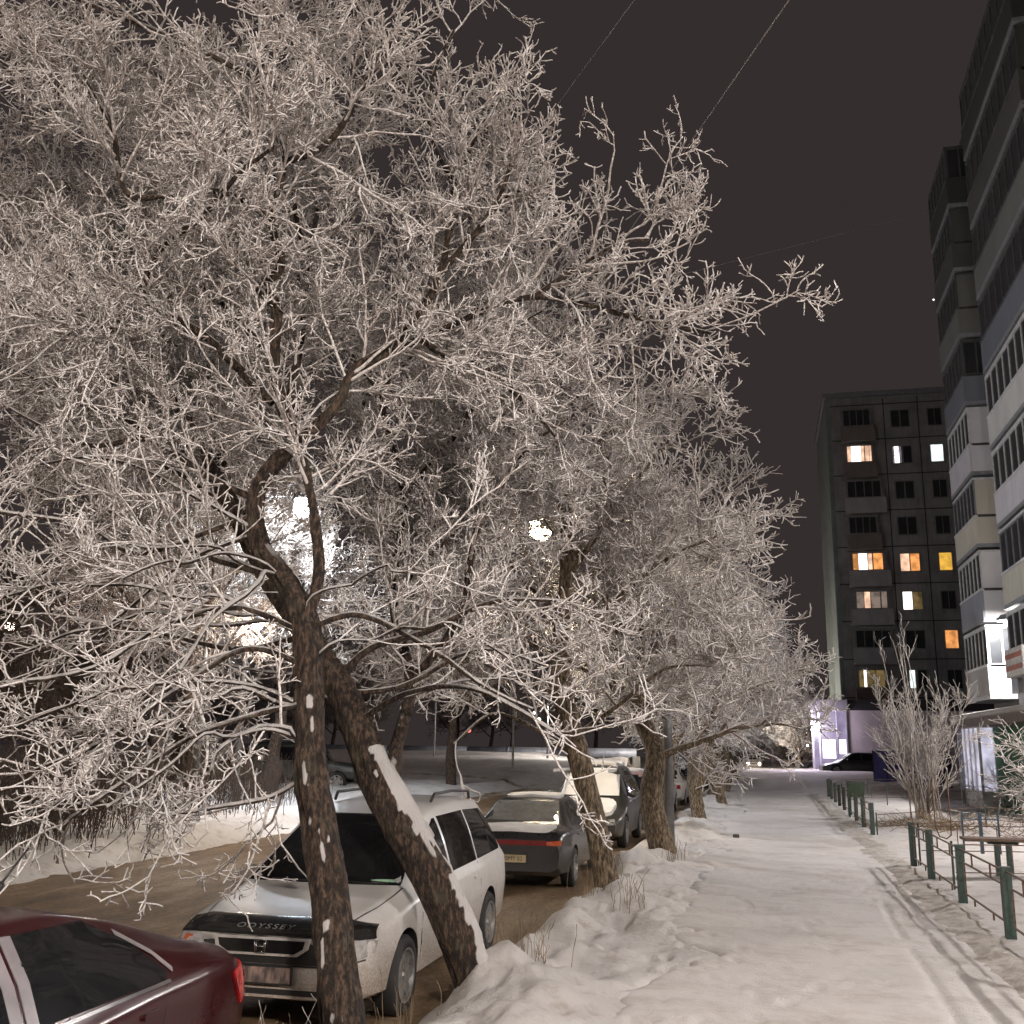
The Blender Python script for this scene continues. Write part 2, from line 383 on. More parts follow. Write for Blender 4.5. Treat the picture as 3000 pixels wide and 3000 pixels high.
def thick_tube(pts, rad, sides=20, step=.05, seed=0, ridge=.0, snow=None, flare=0.):
    """smooth trunk with bark ridges; returns V, F, thick, snow"""
    pts = np.asarray(pts, float); rad = np.asarray(rad, float)
    seg = np.linalg.norm(np.diff(pts, axis=0), axis=1); s = np.concatenate([[0], np.cumsum(seg)])
    n = max(4, int(s[-1]/step)); ss = np.linspace(0, s[-1], n)
    # catmull-rom
    k = np.clip(np.searchsorted(s, ss, side='right')-1, 0, len(pts)-2); u = ((ss-s[k])/seg[k])[:, None]
    p0 = pts[np.maximum(k-1, 0)]; p1 = pts[k]; p2 = pts[k+1]; p3 = pts[np.minimum(k+2, len(pts)-1)]
    Pc = .5*((2*p1)+(-p0+p2)*u+(2*p0-5*p1+4*p2-p3)*u*u+(-p0+3*p1-3*p2+p3)*u**3)
    rr = np.interp(ss, s, rad)+flare*np.exp(-ss/.18)
    T = nrm(np.gradient(Pc, axis=0)); U = np.zeros_like(T); a = np.array([0, 1., 0])
    for i in range(n):
        a = a-T[i]*a.dot(T[i]); a = a/np.linalg.norm(a); U[i] = a
    W2 = np.cross(T, U); q = np.arange(sides)*2*np.pi/sides
    dirs = U[:, None]*np.cos(q)[None, :, None]+W2[:, None]*np.sin(q)[None, :, None]
    cq, sq = np.cos(q)[None]*np.ones((n, 1)), np.sin(q)[None]*np.ones((n, 1)); S = ss[:, None]*np.ones((1, sides))
    f = rr[:, None]*np.ones((1, sides))
    f = f*(1+.10*(fbm(cq*1.2+9, sq*1.2+4, S*1.6, seed, 3)-.5)*2)
    if ridge: f = f+ridge*(np.abs(fbm(cq*4.5+20, sq*4.5+20, S*2.1, seed+5, 3)-.5)*-4+.6)
    sn = np.zeros_like(f)
    if snow is not None:
        sd, thr, lo, hi = snow; sd = np.asarray(sd, float)/np.linalg.norm(sd)
        m = (dirs*sd).sum(-1)+1.1*(fbm(cq*1.6+3, sq*1.6+3, S*2.4, seed+9, 3)-.5)+.55*(fbm(cq*6+3, sq*6+3, S*9, seed+19, 3)-.5)
        sn = sst(thr-.06, thr+.06, m)*((S > lo) & (S < hi)); f = f+sn*.018
    V = Pc[:, None]+dirs*f[:, :, None]
    i = (np.arange(n-1)*sides)[:, None]; j = np.arange(sides)[None]; j2 = (j+1) % sides
    F = np.stack([i+j, i+j2, i+sides+j2, i+sides+j], -1).reshape(-1, 4)
    return V.reshape(-1, 3), F, np.repeat(rr, sides), sn.ravel(), Pc, rr
class Acc:
    def __init__(s): s.V = []; s.F = []; s.T = []; s.S = []; s.k = 0
    def add(s, V, F, T, S=None):
        if len(V) == 0: return
        s.V.append(V); s.F.append(F+s.k); s.T.append(T); s.S.append(np.zeros(len(V)) if S is None else S); s.k += len(V)
    def obj(s, name, mat, parent, origin=(0, 0, 0)):
        return np_mesh(name, np.concatenate(s.V)-np.asarray(origin), [np.concatenate(s.F)], mat, attrs={'thick': np.concatenate(s.T), 'snow': np.concatenate(s.S)}, parent=parent)
def make_tree(name, origin, trunk, limbs, seed, mats=('bark', 'frost'), dens=(4.2, 7.5, 13., 9.), lens=(1.45, .62, .24, .085), rt=(.011, .0085),
              snow=None, ridge=.012, label='', group=None, droop=.0, sides=20, step=.05, wig=.12, lvl_spur=True, coarse=0, flare=.03, limb_snow=None):
    """trunk: (pts, radii); limbs: list of (pts, r0, r1) all in world coordinates"""
    rng = np.random.default_rng(seed); root = empty(name, origin, 0, label, 'tree', group)
    A = Acc(); B = Acc(); LP = []
    V, F, T, S, Pc, rr = thick_tube(trunk[0], trunk[1], sides, step, seed, ridge, snow, flare); A.add(V, F, T, S)
    LD = []
    for li, lb in enumerate(limbs):
        pts, r0, r1 = lb[:3]; LD.append(lb[3] if len(lb) > 3 else 1.)
        pts = np.asarray(pts, float); n = len(pts)
        V, F, T, S, Pl, rl = thick_tube(pts, np.linspace(r0, r1, n), 10 if r0 > .04 else 7, max(step, .07), seed+li, ridge*.35, limb_snow); A.add(V, F, T, S)
        LP.append((Pl, rl))
    m = 24
    P1 = np.stack([np.stack([np.interp(np.linspace(0, len(p)-1, m), np.arange(len(p)), p[:, c]) for c in range(3)], 1) for p, _ in LP])
    R1 = np.stack([np.interp(np.linspace(0, len(p)-1, m), np.arange(len(p)), r) for p, r in LP])
    L1 = np.linalg.norm(np.diff(P1, axis=1), axis=2).sum(1); LD = np.array(LD)
    def lv(D, P, Rr, L, per, ln, rbase, n, ang, wg, tr, t0, lump, bias=(0, 0, .2)):
        pos, d, t, r, idx = kids(rng, P, Rr, L*D, per, t0, ang, bias)
        l = ln*rng.uniform(.55, 1.3, len(pos))*(1-.35*t); r0 = np.minimum(r*.75, rbase)*rng.uniform(.8, 1.15, len(pos))
        return grow(rng, pos, d, l, np.maximum(r0, rt[1]), np.full(len(pos), rt[0]*.8), n, wg, tr, lump)+(l, D[idx]**.6)
    P2, R2, L2, D2 = lv(LD, P1, R1, L1, dens[0], lens[0], rt[0]*1.95, 8-coarse, (30, 75), wig, (0, 0, .06-droop), .14, .08, (0, 0, .05))
    P3, R3, L3, D3 = lv(D2, P2, R2, L2, dens[1], lens[1], rt[0]*1.25, 6-coarse, (30, 70), wig*1.5, (0, 0, .10-droop), .12, .18, (0, 0, .05))
    P4, R4, L4, D4 = lv(D3, P3, R3, L3, dens[2], lens[2], rt[0]*1.08, 4 if coarse < 2 else 3, (30, 75), wig*1.8, (0, 0, .10-droop*.5), .08, .28, (0, 0, .1))
    B.add(*tubes(rng, P2, R2, 5)); B.add(*tubes(rng, P3, R3, 4)); B.add(*tubes(rng, P4, R4, 3))
    if lvl_spur:
        pos, d, t, r, idx = kids(rng, P4, R4, L4, dens[3], .1, (35, 80), (0, 0, .3), False)
        l = lens[3]*rng.uniform(.5, 1.4, len(pos))
        P5, R5 = grow(rng, pos, d, l, np.full(len(pos), rt[0]*.95), np.full(len(pos), rt[0]*.6), 2, .1, (0, 0, .1), .2)
        B.add(*tubes(rng, P5, R5, 3))
    A.obj('trunk', M[mats[0]], root, origin); B.obj('crown', M[mats[1]], root, origin)
    return root
def rand_tree(name, origin, H, Rc, seed, lean=(0, 0), r0=.17, nl=13, zt=2.0, dr=.14, **k):
    rng = np.random.default_rng(seed+1000); o = np.array(origin, float)
    top = np.array([lean[0], lean[1], H*.78]); n = 7; tp = []; r = []
    for i in range(n):
        t = i/(n-1); tp.append(o+top*t+np.array([*(rng.normal(0, .09, 2)*min(1, t*3)), -.15 if i == 0 else 0])); r.append(r0*(1-t)**.8+.02)
    tp = np.array(tp); limbs = []
    for i in range(nl):
        t = zt/(H*.78)+(1-zt/(H*.78))*((i+rng.uniform(0, .8))/nl); t = min(t, .98); f = t*(n-1); a = int(min(f, n-2))
        p = tp[a]*(1-(f-a))+tp[a+1]*(f-a); az = i*2.4+rng.uniform(-.4, .4); el = math.radians(rng.uniform(5, 30)+45*t)
        d = np.array([math.cos(az)*math.cos(el), math.sin(az)*math.cos(el), math.sin(el)]); L = Rc*rng.uniform(.75, 1.1)*(1.05-.45*abs(t-.45))
        pts = [p]; m = 7
        for j in range(m):
            d = nrm(d+rng.normal(0, .13, 3)+np.array([0, 0, .07-dr*(j/m)])); pts.append(pts[-1]+d*L/m)
        limbs.append((np.array(pts), r0*(.42-.2*t), .013))
    return make_tree(name, origin, (tp, r), limbs, seed, **k)
# ------------------------------------------------------------------ lamps
M['pole'] = simple('galvanised_pole', (.20, .20, .20), .5, .6)
def lamp_at(g, head_dir, strength, col, label, rad=.22, name='street_lamp', base_z=0., light=True, arm=1.5):
    g = Vector(g); hd = Vector((head_dir[0], head_dir[1], 0)).normalized()
    base = Vector((g.x-hd.x*arm, g.y-hd.y*arm, base_z)); r = empty(name, base, 0, label, 'lamp', 'street lamps glowing among the trees')
    L = g-base
    MB().tube([(0, 0, 0), (0, 0, L.z*.5), (0, 0, L.z+.05)], [.10, .085, .06], 10).build('pole', M['pole'], r, True)
    MB().tube([(0, 0, L.z-.2), (hd.x*.5, hd.y*.5, L.z+.32), (L.x, L.y, L.z+rad*.9)], .035, 8).build('arm', M['pole'], r, True)
    MB().lathe([(.02, rad*1.55), (rad*.7, rad*1.25), (rad*1.05, rad*.75), (rad*1.08, rad*.62)], 16, 'z', (L.x, L.y, L.z)).build('lamp_head', M['pole'], r, True)
    me = bpy.data.meshes.new('globe'); bm = bmesh.new(); bmesh.ops.create_icosphere(bm, subdivisions=2, radius=rad); bm.to_mesh(me); bm.free()
    me.materials.append(emis('lamp_glow', col, strength*LAMP_GAIN)); o = bpy.data.objects.new('globe', me); C.objects.link(o); o.parent = r; o.location = L
    return r
WARM = (1., .80, .62); COOL = (.82, .90, 1.); NEU = (1., .90, .82)
lamp_at((-13.35, 29.00, 9.27), (1, .3), 1400, COOL, 'white glowing street lamp highest up, seen through the fork of the nearest tree', .34)
lamp_at((-4.29, 21.00, 6.63), (-1, 0), 900, (1., .84, .60), 'warm yellowish street lamp glowing inside the crowns behind the third tree', .25, arm=2.55)
lamp_at((-3.00, 92.00, 5.03), (-1, 0), 9000, (1., .90, .78), 'tiny distant street lamp glowing at the end of the tree row', .15, arm=.8)
lamp_at((-13.15, 26.00, 5.30), (1, 0), 1000, (1, .84, .72), 'small street lamp glowing low left of the nearest trunk', .15)
lamp_at((-20.90, 26.00, 5.36), (1, 0), 800, (1, .78, .66), 'street lamp glowing at the left edge above the dark weeping tree', .14)
lamp_at((-15.53, 84.00, 5.51), (1, 0), 1300, (1, .94, .88), 'upper of the small white lights above the pipe', .17, arm=1.)
# lamp behind the photographer, and one added out of view for the left verge
lamp_at((2.6, -2.2, 6.2), (-1, 0), 1150, NEU, 'street lamp behind the photographer, on the garden side', .30)
lamp_at((-10.2, -3, 7.4), (1, 0), 900, NEU, 'added unseen lamp behind the photographer, lighting the road side', .30)

# ------------------------------------------------------------------ the near trees
def limb(pts, r0, r1=.013, d=1.): return ([*pts], r0, r1, d)
GT = 'frosted trees in the row between the cars and the pavement'
def thin_limbs(starts, ends, seed, r0=.017, d=.55, sag=.25):
    rg_ = np.random.default_rng(seed); out = []
    for k, e in enumerate(ends):
        s0 = np.array(starts[k % len(starts)]); e = np.array(e); pts = []
        for i in range(8):
            t = i/7; p = s0*(1-t)+e*t; p[2] += sag*4*t*(1-t)*rg_.uniform(.8, 1.1); p += rg_.normal(0, .035, 3)*(t > 0)
            pts.append(tuple(p))
        out.append((pts, r0*rg_.uniform(.8, 1.2), .008, d))
    return out
treeA = make_tree('frosted_tree', (-2.74, 7.0, .2),
  ([(-2.66, 6.93, -0.10), (-2.70, 6.95, 0.28), (-2.80, 7.00, 0.70), (-2.93, 7.10, 1.22), (-3.13, 7.20, 1.89), (-3.24, 7.30, 2.50), (-3.33, 7.40, 3.02), (-3.53, 7.50, 3.35), (-3.86, 7.60, 3.73), (-3.96, 7.65, 4.09), (-3.88, 7.70, 4.39), (-3.62, 7.70, 4.64)],
   [.150,.140,.130,.125,.110,.105,.100,.082,.064,.058,.055,.052]),
  [limb([(-3.62, 7.70, 4.64), (-3.81, 7.70, 4.98), (-3.91, 7.70, 5.38), (-3.86, 7.60, 5.80), (-3.98, 7.50, 5.95), (-3.74, 7.40, 6.07), (-3.81, 7.30, 6.46), (-3.68, 7.20, 6.89), (-3.80, 7.00, 7.51), (-3.84, 6.90, 8.16)], .060),
   limb([(-3.62, 7.70, 4.64), (-3.31, 7.70, 4.92), (-3.21, 7.80, 5.27), (-2.86, 8.00, 5.63), (-2.57, 8.10, 6.23), (-2.44, 8.00, 6.95), (-2.20, 7.90, 7.46)], .050),
   limb([(-3.33, 7.42, 3.15), (-3.30, 7.50, 3.48), (-3.42, 7.60, 4.00), (-3.58, 7.70, 4.46), (-3.83, 7.90, 5.14), (-3.94, 8.30, 5.77), (-4.17, 8.80, 6.78), (-4.19, 9.20, 8.06), (-3.98, 9.40, 9.17)], .045),
   limb([(-3.89, 7.70, 4.98), (-4.17, 7.60, 5.27), (-4.46, 7.40, 5.55), (-4.87, 7.20, 5.72), (-5.09, 7.00, 5.47), (-5.72, 6.80, 5.62)], .042, d=1.2),
   limb([(-4.86, 7.20, 5.67), (-4.81, 7.10, 5.91), (-4.60, 7.00, 6.15), (-4.22, 6.90, 6.30), (-3.83, 6.70, 6.50), (-3.47, 6.60, 6.66)], .030),
   limb([(-4.02, 7.70, 5.51), (-4.35, 7.80, 5.83), (-4.87, 8.00, 6.30), (-5.53, 8.20, 6.41), (-6.63, 8.40, 6.64), (-7.51, 8.60, 6.70)], .030, d=1.2),
   limb([(-3.83, 7.30, 6.46), (-4.26, 7.20, 6.71), (-4.96, 7.00, 6.65), (-5.12, 6.90, 7.21), (-5.49, 6.90, 7.85), (-5.93, 6.90, 8.40)], .028),
   limb([(-3.82, 7.30, 6.84), (-4.46, 7.60, 7.36), (-5.28, 7.90, 8.34), (-6.32, 8.20, 9.25), (-7.54, 8.40, 9.97)], .026),
   limb([(-3.80, 7.00, 7.51), (-4.26, 6.80, 7.76), (-5.02, 6.60, 8.09), (-5.74, 6.50, 8.46)], .024),
   limb([(-3.72, 7.20, 6.90), (-3.25, 7.10, 6.97), (-2.93, 7.00, 7.36), (-2.71, 6.90, 7.78)], .028),
   limb([(-2.57, 8.10, 6.23), (-2.09, 8.00, 6.71), (-1.87, 7.80, 7.06)], .026),
   limb([(-2.80, 8.00, 5.69), (-2.58, 8.20, 5.52), (-2.26, 8.50, 5.46), (-1.95, 8.80, 5.22), (-1.69, 9.10, 4.94)], .036),
   limb([(-3.21, 7.80, 5.27), (-2.56, 8.20, 5.75), (-1.85, 8.60, 6.16), (-1.02, 8.90, 6.03), (-0.60, 9.00, 5.95), (-0.27, 9.00, 5.84)], .034, d=1.1),
   limb([(-1.85, 8.60, 6.16), (-1.12, 8.70, 6.64), (-0.81, 8.80, 6.72)], .022),
   limb([(-2.57, 8.10, 6.23), (-1.96, 8.20, 7.00), (-1.84, 8.20, 6.89)], .022),
   limb([(-3.89, 7.65, 4.03), (-4.31, 7.50, 3.84), (-4.72, 7.20, 3.63), (-5.06, 7.00, 3.82), (-5.68, 6.80, 3.91)], .022, d=0.6),
   limb([(-3.33, 7.40, 2.99), (-3.80, 7.20, 3.18), (-4.24, 6.90, 3.02), (-4.62, 6.60, 2.68), (-5.12, 6.40, 2.57)], .022, d=0.5),
   limb([(-3.24, 7.30, 2.47), (-3.48, 7.00, 2.39), (-3.83, 6.70, 2.22), (-4.15, 6.50, 1.94), (-4.52, 6.40, 1.67)], .022, d=0.4),
   limb([(-3.28, 7.35, 2.75), (-3.67, 7.10, 2.86), (-4.08, 6.80, 2.52), (-4.39, 6.50, 2.18), (-4.85, 6.30, 1.95)], .022, d=0.45),
   limb([(-3.97, 7.65, 4.15), (-4.40, 7.70, 4.35), (-5.08, 7.80, 4.75), (-5.72, 7.80, 4.75), (-6.66, 7.80, 5.19)], .034, d=0.7),
   limb([(-3.31, 7.40, 3.04), (-2.92, 7.40, 3.14), (-2.46, 7.50, 2.94), (-1.97, 7.60, 2.62), (-1.63, 7.70, 2.45)], .022, d=0.38),
   limb([(-3.15, 7.20, 1.99), (-3.38, 7.10, 1.82), (-3.67, 6.90, 1.75), (-3.99, 6.70, 1.69)], .018, d=0.3),
   limb([(-2.41, 8.00, 6.94), (-2.64, 7.90, 7.51), (-2.60, 7.80, 7.99), (-2.39, 7.70, 8.33)], .020),
   limb([(-4.17, 8.80, 6.78), (-4.42, 8.90, 7.68), (-4.37, 9.00, 8.64), (-4.54, 9.00, 9.52)], .022, d=1.2)]
   + thin_limbs([(-3.23, 7.30, 2.43), (-3.32, 7.40, 2.96), (-3.63, 7.50, 3.46), (-3.18, 7.25, 2.18), (-3.88, 7.60, 3.85)],
     [(-4.97, 6.40, 2.29), (-5.42, 6.60, 3.21), (-5.33, 7.00, 3.53), (-4.13, 6.30, 1.79), (-6.14, 7.40, 4.51), (-4.60, 6.60, 2.04), (-5.58, 7.20, 2.89), (-4.44, 6.60, 3.31), (-3.76, 6.80, 1.89), (-5.97, 7.90, 2.60), (-4.77, 7.60, 2.24), (-5.57, 8.10, 3.12), (-3.86, 6.50, 2.62)], 7, d=.40, r0=.015)
   + thin_limbs([(-3.28, 7.35, 2.75), (-3.33, 7.40, 3.02)], [(-1.82, 7.60, 2.89), (-2.50, 7.20, 3.36)], 8, d=.3, r0=.012),
  101, label='nearest frosted tree with an almost straight trunk hiding the middle of the white car', group=GT, snow=((.30, -1, 0), 1.04, 0.05, 2.7), step=.035, sides=32, ridge=.034, dens=(5.2, 9., 14.5, 8.), lens=(1.2, .50, .17, .06), rt=(.0074, .0056))
treeB = make_tree('frosted_tree', (-2.3, 8.9, .22),
  ([(-2.20, 8.90, 0.01), (-2.32, 8.90, 0.26), (-2.65, 8.85, 0.97), (-3.00, 8.85, 1.50), (-3.28, 8.90, 1.92), (-3.51, 8.95, 2.36), (-3.73, 9.00, 2.73), (-4.09, 9.10, 3.18), (-4.60, 9.20, 3.79), (-5.03, 9.30, 4.44), (-5.48, 9.40, 5.13)],
   [.175,.165,.160,.155,.150,.135,.120,.10,.085,.070,.055]),
  [limb([(-5.48, 9.40, 5.13), (-5.90, 9.50, 5.71), (-6.62, 9.60, 6.50), (-7.58, 9.70, 7.45), (-8.45, 9.80, 8.65)], .048, d=1.3),
   limb([(-5.03, 9.30, 4.44), (-5.44, 9.60, 5.26), (-5.86, 9.90, 6.35), (-6.31, 10.20, 7.56), (-6.34, 10.40, 8.74)], .045, d=1.3),
   limb([(-3.10, 8.85, 1.67), (-3.21, 9.20, 2.13), (-3.23, 9.60, 2.76), (-3.58, 10.00, 3.64), (-3.65, 10.40, 4.82), (-4.09, 10.80, 6.14), (-3.96, 11.00, 7.49)], .070),
   limb([(-3.73, 9.00, 2.70), (-3.51, 9.20, 3.05), (-3.01, 9.40, 3.23), (-2.41, 9.60, 3.53), (-1.78, 9.80, 3.55)], .042, d=0.7),
   limb([(-3.23, 9.60, 2.76), (-2.80, 9.80, 3.43), (-2.70, 10.00, 4.32), (-2.18, 10.20, 5.25), (-1.55, 10.30, 5.69)], .045, d=1.3),
   limb([(-3.65, 10.40, 4.82), (-2.96, 10.20, 5.48), (-2.44, 10.00, 6.33), (-1.99, 9.90, 6.63)], .034, d=1.4),
   limb([(-4.09, 10.80, 6.14), (-4.81, 10.80, 7.05), (-5.50, 10.80, 8.22), (-5.86, 10.80, 9.43)], .032, d=1.3),
   limb([(-3.96, 11.00, 7.49), (-3.26, 11.00, 8.31), (-2.38, 11.00, 8.44)], .026),
   limb([(-4.60, 9.20, 3.79), (-5.46, 9.40, 4.05), (-6.62, 9.60, 4.56), (-7.87, 9.80, 4.97)], .036, d=0.7),
   limb([(-4.09, 9.10, 3.18), (-4.83, 9.20, 3.06), (-5.89, 9.40, 3.26), (-7.23, 9.60, 3.48)], .030, d=0.6),
   limb([(-3.51, 8.95, 2.36), (-2.96, 8.80, 2.63), (-2.32, 8.70, 2.65), (-1.56, 8.60, 2.26)], .026, d=0.2),
   limb([(-3.68, 9.00, 2.63), (-3.16, 9.20, 2.71), (-2.54, 9.50, 3.07), (-1.93, 9.70, 2.93)], .024, d=0.28),
   limb([(-5.48, 9.40, 5.13), (-6.09, 9.20, 5.36), (-6.87, 9.00, 5.71), (-7.57, 8.80, 6.03)], .030),
   limb([(-5.86, 9.90, 6.35), (-6.78, 10.00, 7.30), (-7.83, 10.20, 8.53), (-8.80, 10.30, 9.84)], .028),
   limb([(-6.31, 10.20, 7.56), (-5.76, 10.20, 8.38), (-5.18, 10.20, 9.53)], .024)]
   + thin_limbs([(-5.03, 9.30, 4.44), (-5.78, 9.80, 6.11), (-6.31, 10.20, 7.56), (-3.58, 10.00, 3.64), (-4.09, 10.80, 6.14)],
     [(-9.48, 11.20, 7.84), (-9.44, 11.50, 9.93), (-8.53, 11.60, 10.90), (-2.70, 11.50, 5.04), (-3.52, 12.00, 7.67), (-9.00, 11.20, 6.14), (-8.44, 12.00, 9.13), (-6.80, 11.80, 11.22), (-3.61, 11.80, 4.93), (-5.53, 12.20, 8.43), (-8.49, 11.80, 6.92), (-8.31, 11.00, 7.89), (-6.37, 12.00, 9.64), (-2.09, 11.50, 5.42), (-5.14, 12.20, 5.76)], 9, r0=.028, d=1.5)
   + thin_limbs([(-3.51, 8.95, 2.36), (-3.73, 9.00, 2.73), (-3.11, 8.85, 1.84)], [(-1.82, 9.20, 2.65), (-6.86, 9.80, 2.60)], 10, d=.3, r0=.015),
  202, label='frosted tree leaning far left, its trunk carrying a long stripe of snow', group=GT, snow=((.85, -.25, .9), .84, 0, 2.4), step=.035, sides=32, ridge=.034, dens=(5.0, 9., 15., 6.), lens=(1.2, .50, .17, .06), rt=(.0084, .0063))
treeC = make_tree('frosted_tree', (-1.88, 13.8, .3),
  ([(-1.85, 13.80, 0.09), (-1.89, 13.80, 0.29), (-2.10, 13.80, 1.28), (-2.32, 13.80, 2.13), (-2.52, 13.85, 2.83), (-2.57, 13.90, 3.47), (-2.50, 14.00, 4.42), (-2.57, 14.10, 5.50), (-2.96, 14.20, 6.04), (-3.22, 14.30, 7.02)],
   [.150,.145,.145,.150,.135,.115,.095,.080,.060,.045]),
  [limb([(-3.22, 14.30, 7.02), (-3.52, 14.40, 8.15), (-3.45, 14.50, 9.02)], .04),
   limb([(-2.57, 14.10, 5.50), (-2.06, 14.00, 6.35), (-1.58, 14.00, 6.92), (-1.24, 14.00, 7.20)], .045),
   limb([(-2.57, 13.90, 3.47), (-1.88, 13.60, 3.98), (-1.08, 13.30, 4.54), (-0.34, 13.00, 4.81)], .045),
   limb([(-2.52, 14.00, 4.42), (-1.86, 14.20, 5.40), (-1.29, 14.40, 6.22), (-1.00, 14.50, 6.48)], .042),
   limb([(-2.96, 14.20, 6.04), (-3.55, 14.00, 6.53), (-4.28, 13.80, 7.18), (-4.76, 13.60, 7.93)], .04),
   limb([(-2.57, 13.90, 3.47), (-3.19, 13.70, 3.92), (-3.97, 13.50, 4.61), (-4.64, 13.30, 4.83)], .042),
   limb([(-2.52, 13.85, 2.83), (-3.23, 13.90, 3.11), (-4.08, 14.00, 3.40), (-5.00, 14.10, 3.03)], .036),
   limb([(-2.37, 13.80, 2.30), (-1.71, 13.60, 2.74), (-1.12, 13.40, 3.16), (-0.47, 13.20, 3.18)], .034),
   limb([(-2.32, 13.80, 2.04), (-2.88, 13.60, 2.43), (-3.38, 13.40, 2.59), (-3.82, 13.20, 2.20)], .028, d=.4),
   limb([(-2.52, 14.00, 3.95), (-3.41, 14.60, 4.73), (-4.00, 15.20, 5.97), (-4.54, 15.60, 7.64)], .038),
   limb([(-3.22, 14.30, 7.02), (-2.68, 14.40, 7.98), (-2.18, 14.50, 8.30)], .034),
   limb([(-2.50, 14.00, 4.42), (-1.69, 14.80, 4.82), (-0.99, 15.40, 5.42), (-0.60, 15.80, 5.70)], .036)],
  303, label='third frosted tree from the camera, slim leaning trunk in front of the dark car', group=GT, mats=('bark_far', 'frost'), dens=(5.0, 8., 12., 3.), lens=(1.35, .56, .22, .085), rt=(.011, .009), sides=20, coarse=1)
# two shapes repeated down the row
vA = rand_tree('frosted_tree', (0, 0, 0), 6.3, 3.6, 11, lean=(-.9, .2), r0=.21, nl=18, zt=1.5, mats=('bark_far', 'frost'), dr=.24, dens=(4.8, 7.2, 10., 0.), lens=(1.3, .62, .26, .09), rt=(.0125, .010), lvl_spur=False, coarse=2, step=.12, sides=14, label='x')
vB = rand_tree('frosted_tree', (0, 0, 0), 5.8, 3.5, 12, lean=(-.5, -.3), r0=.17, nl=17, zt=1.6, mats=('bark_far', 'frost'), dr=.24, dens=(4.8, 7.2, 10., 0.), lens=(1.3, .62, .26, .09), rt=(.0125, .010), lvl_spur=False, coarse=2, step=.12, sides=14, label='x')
row = [(-1.75, 20.1, 0, 0., 1.05, 'fourth frosted tree from the camera, thick trunk beside the snow-covered car'),
       (-2.35, 25.8, 1, 2.1, 1.0, 'fifth frosted tree in the row, short trunk leaning over the reddish car'),
       (-1.65, 30.2, 1, 4.0, 1.0, 'frosted tree at the bank edge with a pale forked foot beside the reddish car'),
       (-1.95, 35.0, 0, 1.0, .95, 'frosted tree beside the silver car, trunk leaning left'),
       (-1.30, 38.5, 1, 5.0, 1.0, 'frosted tree standing right at the pavement beyond the silver car'),
       (-2.0, 44., 0, 3.3, 1.05, 'frosted tree beside the beige car in the middle of the row'),
       (-1.6, 50., 1, 1.7, 1.05, 'frosted tree just past the beige car'),
       (-2.0, 56., 0, 5.2, 1.1, 'frosted tree beside the black car far down the row'),
       (-1.45, 61., 1, .6, 1.1, 'frosted tree with a light trunk just past the far black car'),
       (-2.1, 68., 0, 2.4, 1.0, 'third frosted tree from the far end of the row'),
       (-2.6, 75., 1, 3.9, .85, 'last but one frosted tree at the far end of the row'),
       (-3.0, 82., 0, .9, .8, 'last frosted tree at the far end of the row')]
for i, (x, y, v, rz, s, lab) in enumerate(row):
    src = vA if v == 0 else vB
    used = src.get('used'); o = src if not used else copy_tree(src); src['used'] = 1
    if 'used' in o: del o['used']
    src['used'] = 1
    z = float(h_ground(x, y)); o.location = (x, y, z-.05); o.rotation_euler = (0, 0, rz if i > 0 else 0); o.scale = (s, s, s*(1.0 if y < 60 else .95)); tag(o, lab, 'tree', GT)
for s_ in (vA, vB):
    if 'used' in s_: del s_['used']
# gaps in the crowns where the lamps shine through
def open_gap(tree, target, rad):
    for ch in tree.children:
        if ch.name.startswith('crown'):
            me = ch.data; n = len(me.vertices); co = np.empty(n*3, np.float32); me.vertices.foreach_get('co', co); co = co.reshape(-1, 3)+np.array(tree.location)
            a = np.array([0, 0, CAM_H]); d = np.array(target)-a; L_ = np.linalg.norm(d); d /= L_
            t = (co-a)@d; dist = np.linalg.norm(co-a-t[:, None]*d, axis=1); rr = rad*t/L_
            bad = (dist < rr) & (t < L_)
            bm = bmesh.new(); bm.from_mesh(me); bm.verts.ensure_lookup_table()
            bmesh.ops.delete(bm, geom=[bm.verts[i] for i in np.nonzero(bad)[0]], context='VERTS'); bm.to_mesh(me); bm.free()
for tr_ in (treeA, treeB, treeC):
    for tg_, ra_ in (((-13.35, 29.00, 9.27), .36), ((-4.29, 21.00, 6.63), .27), ((-13.15, 26.00, 5.30), .22), ((-20.90, 26.00, 5.36), .20)): open_gap(tr_, tg_, ra_)
# trees beyond the road, further from the lamps
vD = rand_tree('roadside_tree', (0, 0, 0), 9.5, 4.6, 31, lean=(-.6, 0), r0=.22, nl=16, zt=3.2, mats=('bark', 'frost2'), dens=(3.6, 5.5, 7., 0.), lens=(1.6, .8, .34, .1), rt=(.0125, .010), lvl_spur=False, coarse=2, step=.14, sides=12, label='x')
G2 = 'frosted trees beyond the brown road'
far = [(-15.3, 27.0, 0., 1.0, 'frosted tree beyond the road with a dark upright trunk above a red light'),
       (-17.0, 35.5, 2.0, 1.1, 'frosted tree beyond the road, its trunk seen left of the nearest trunk'),
       (-19.0, 31.0, 4.4, 1.1, 'frosted tree beyond the road with a leaning trunk among dry shoots'),
       (-12.8, 44.0, 1.0, 1.0, 'frosted tree beyond the road standing beside the dark off-road car'),
       (-23.5, 40.0, 3.0, 1.15, 'frosted tree well beyond the road behind the dark low car')]
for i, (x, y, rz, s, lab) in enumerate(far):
    o = vD if i == 0 else copy_tree(vD); o.location = (x, y, float(h_ground(x, y))-.1); o.rotation_euler = (0, 0, rz); o.scale = (s,)*3; tag(o, lab, 'tree', G2)
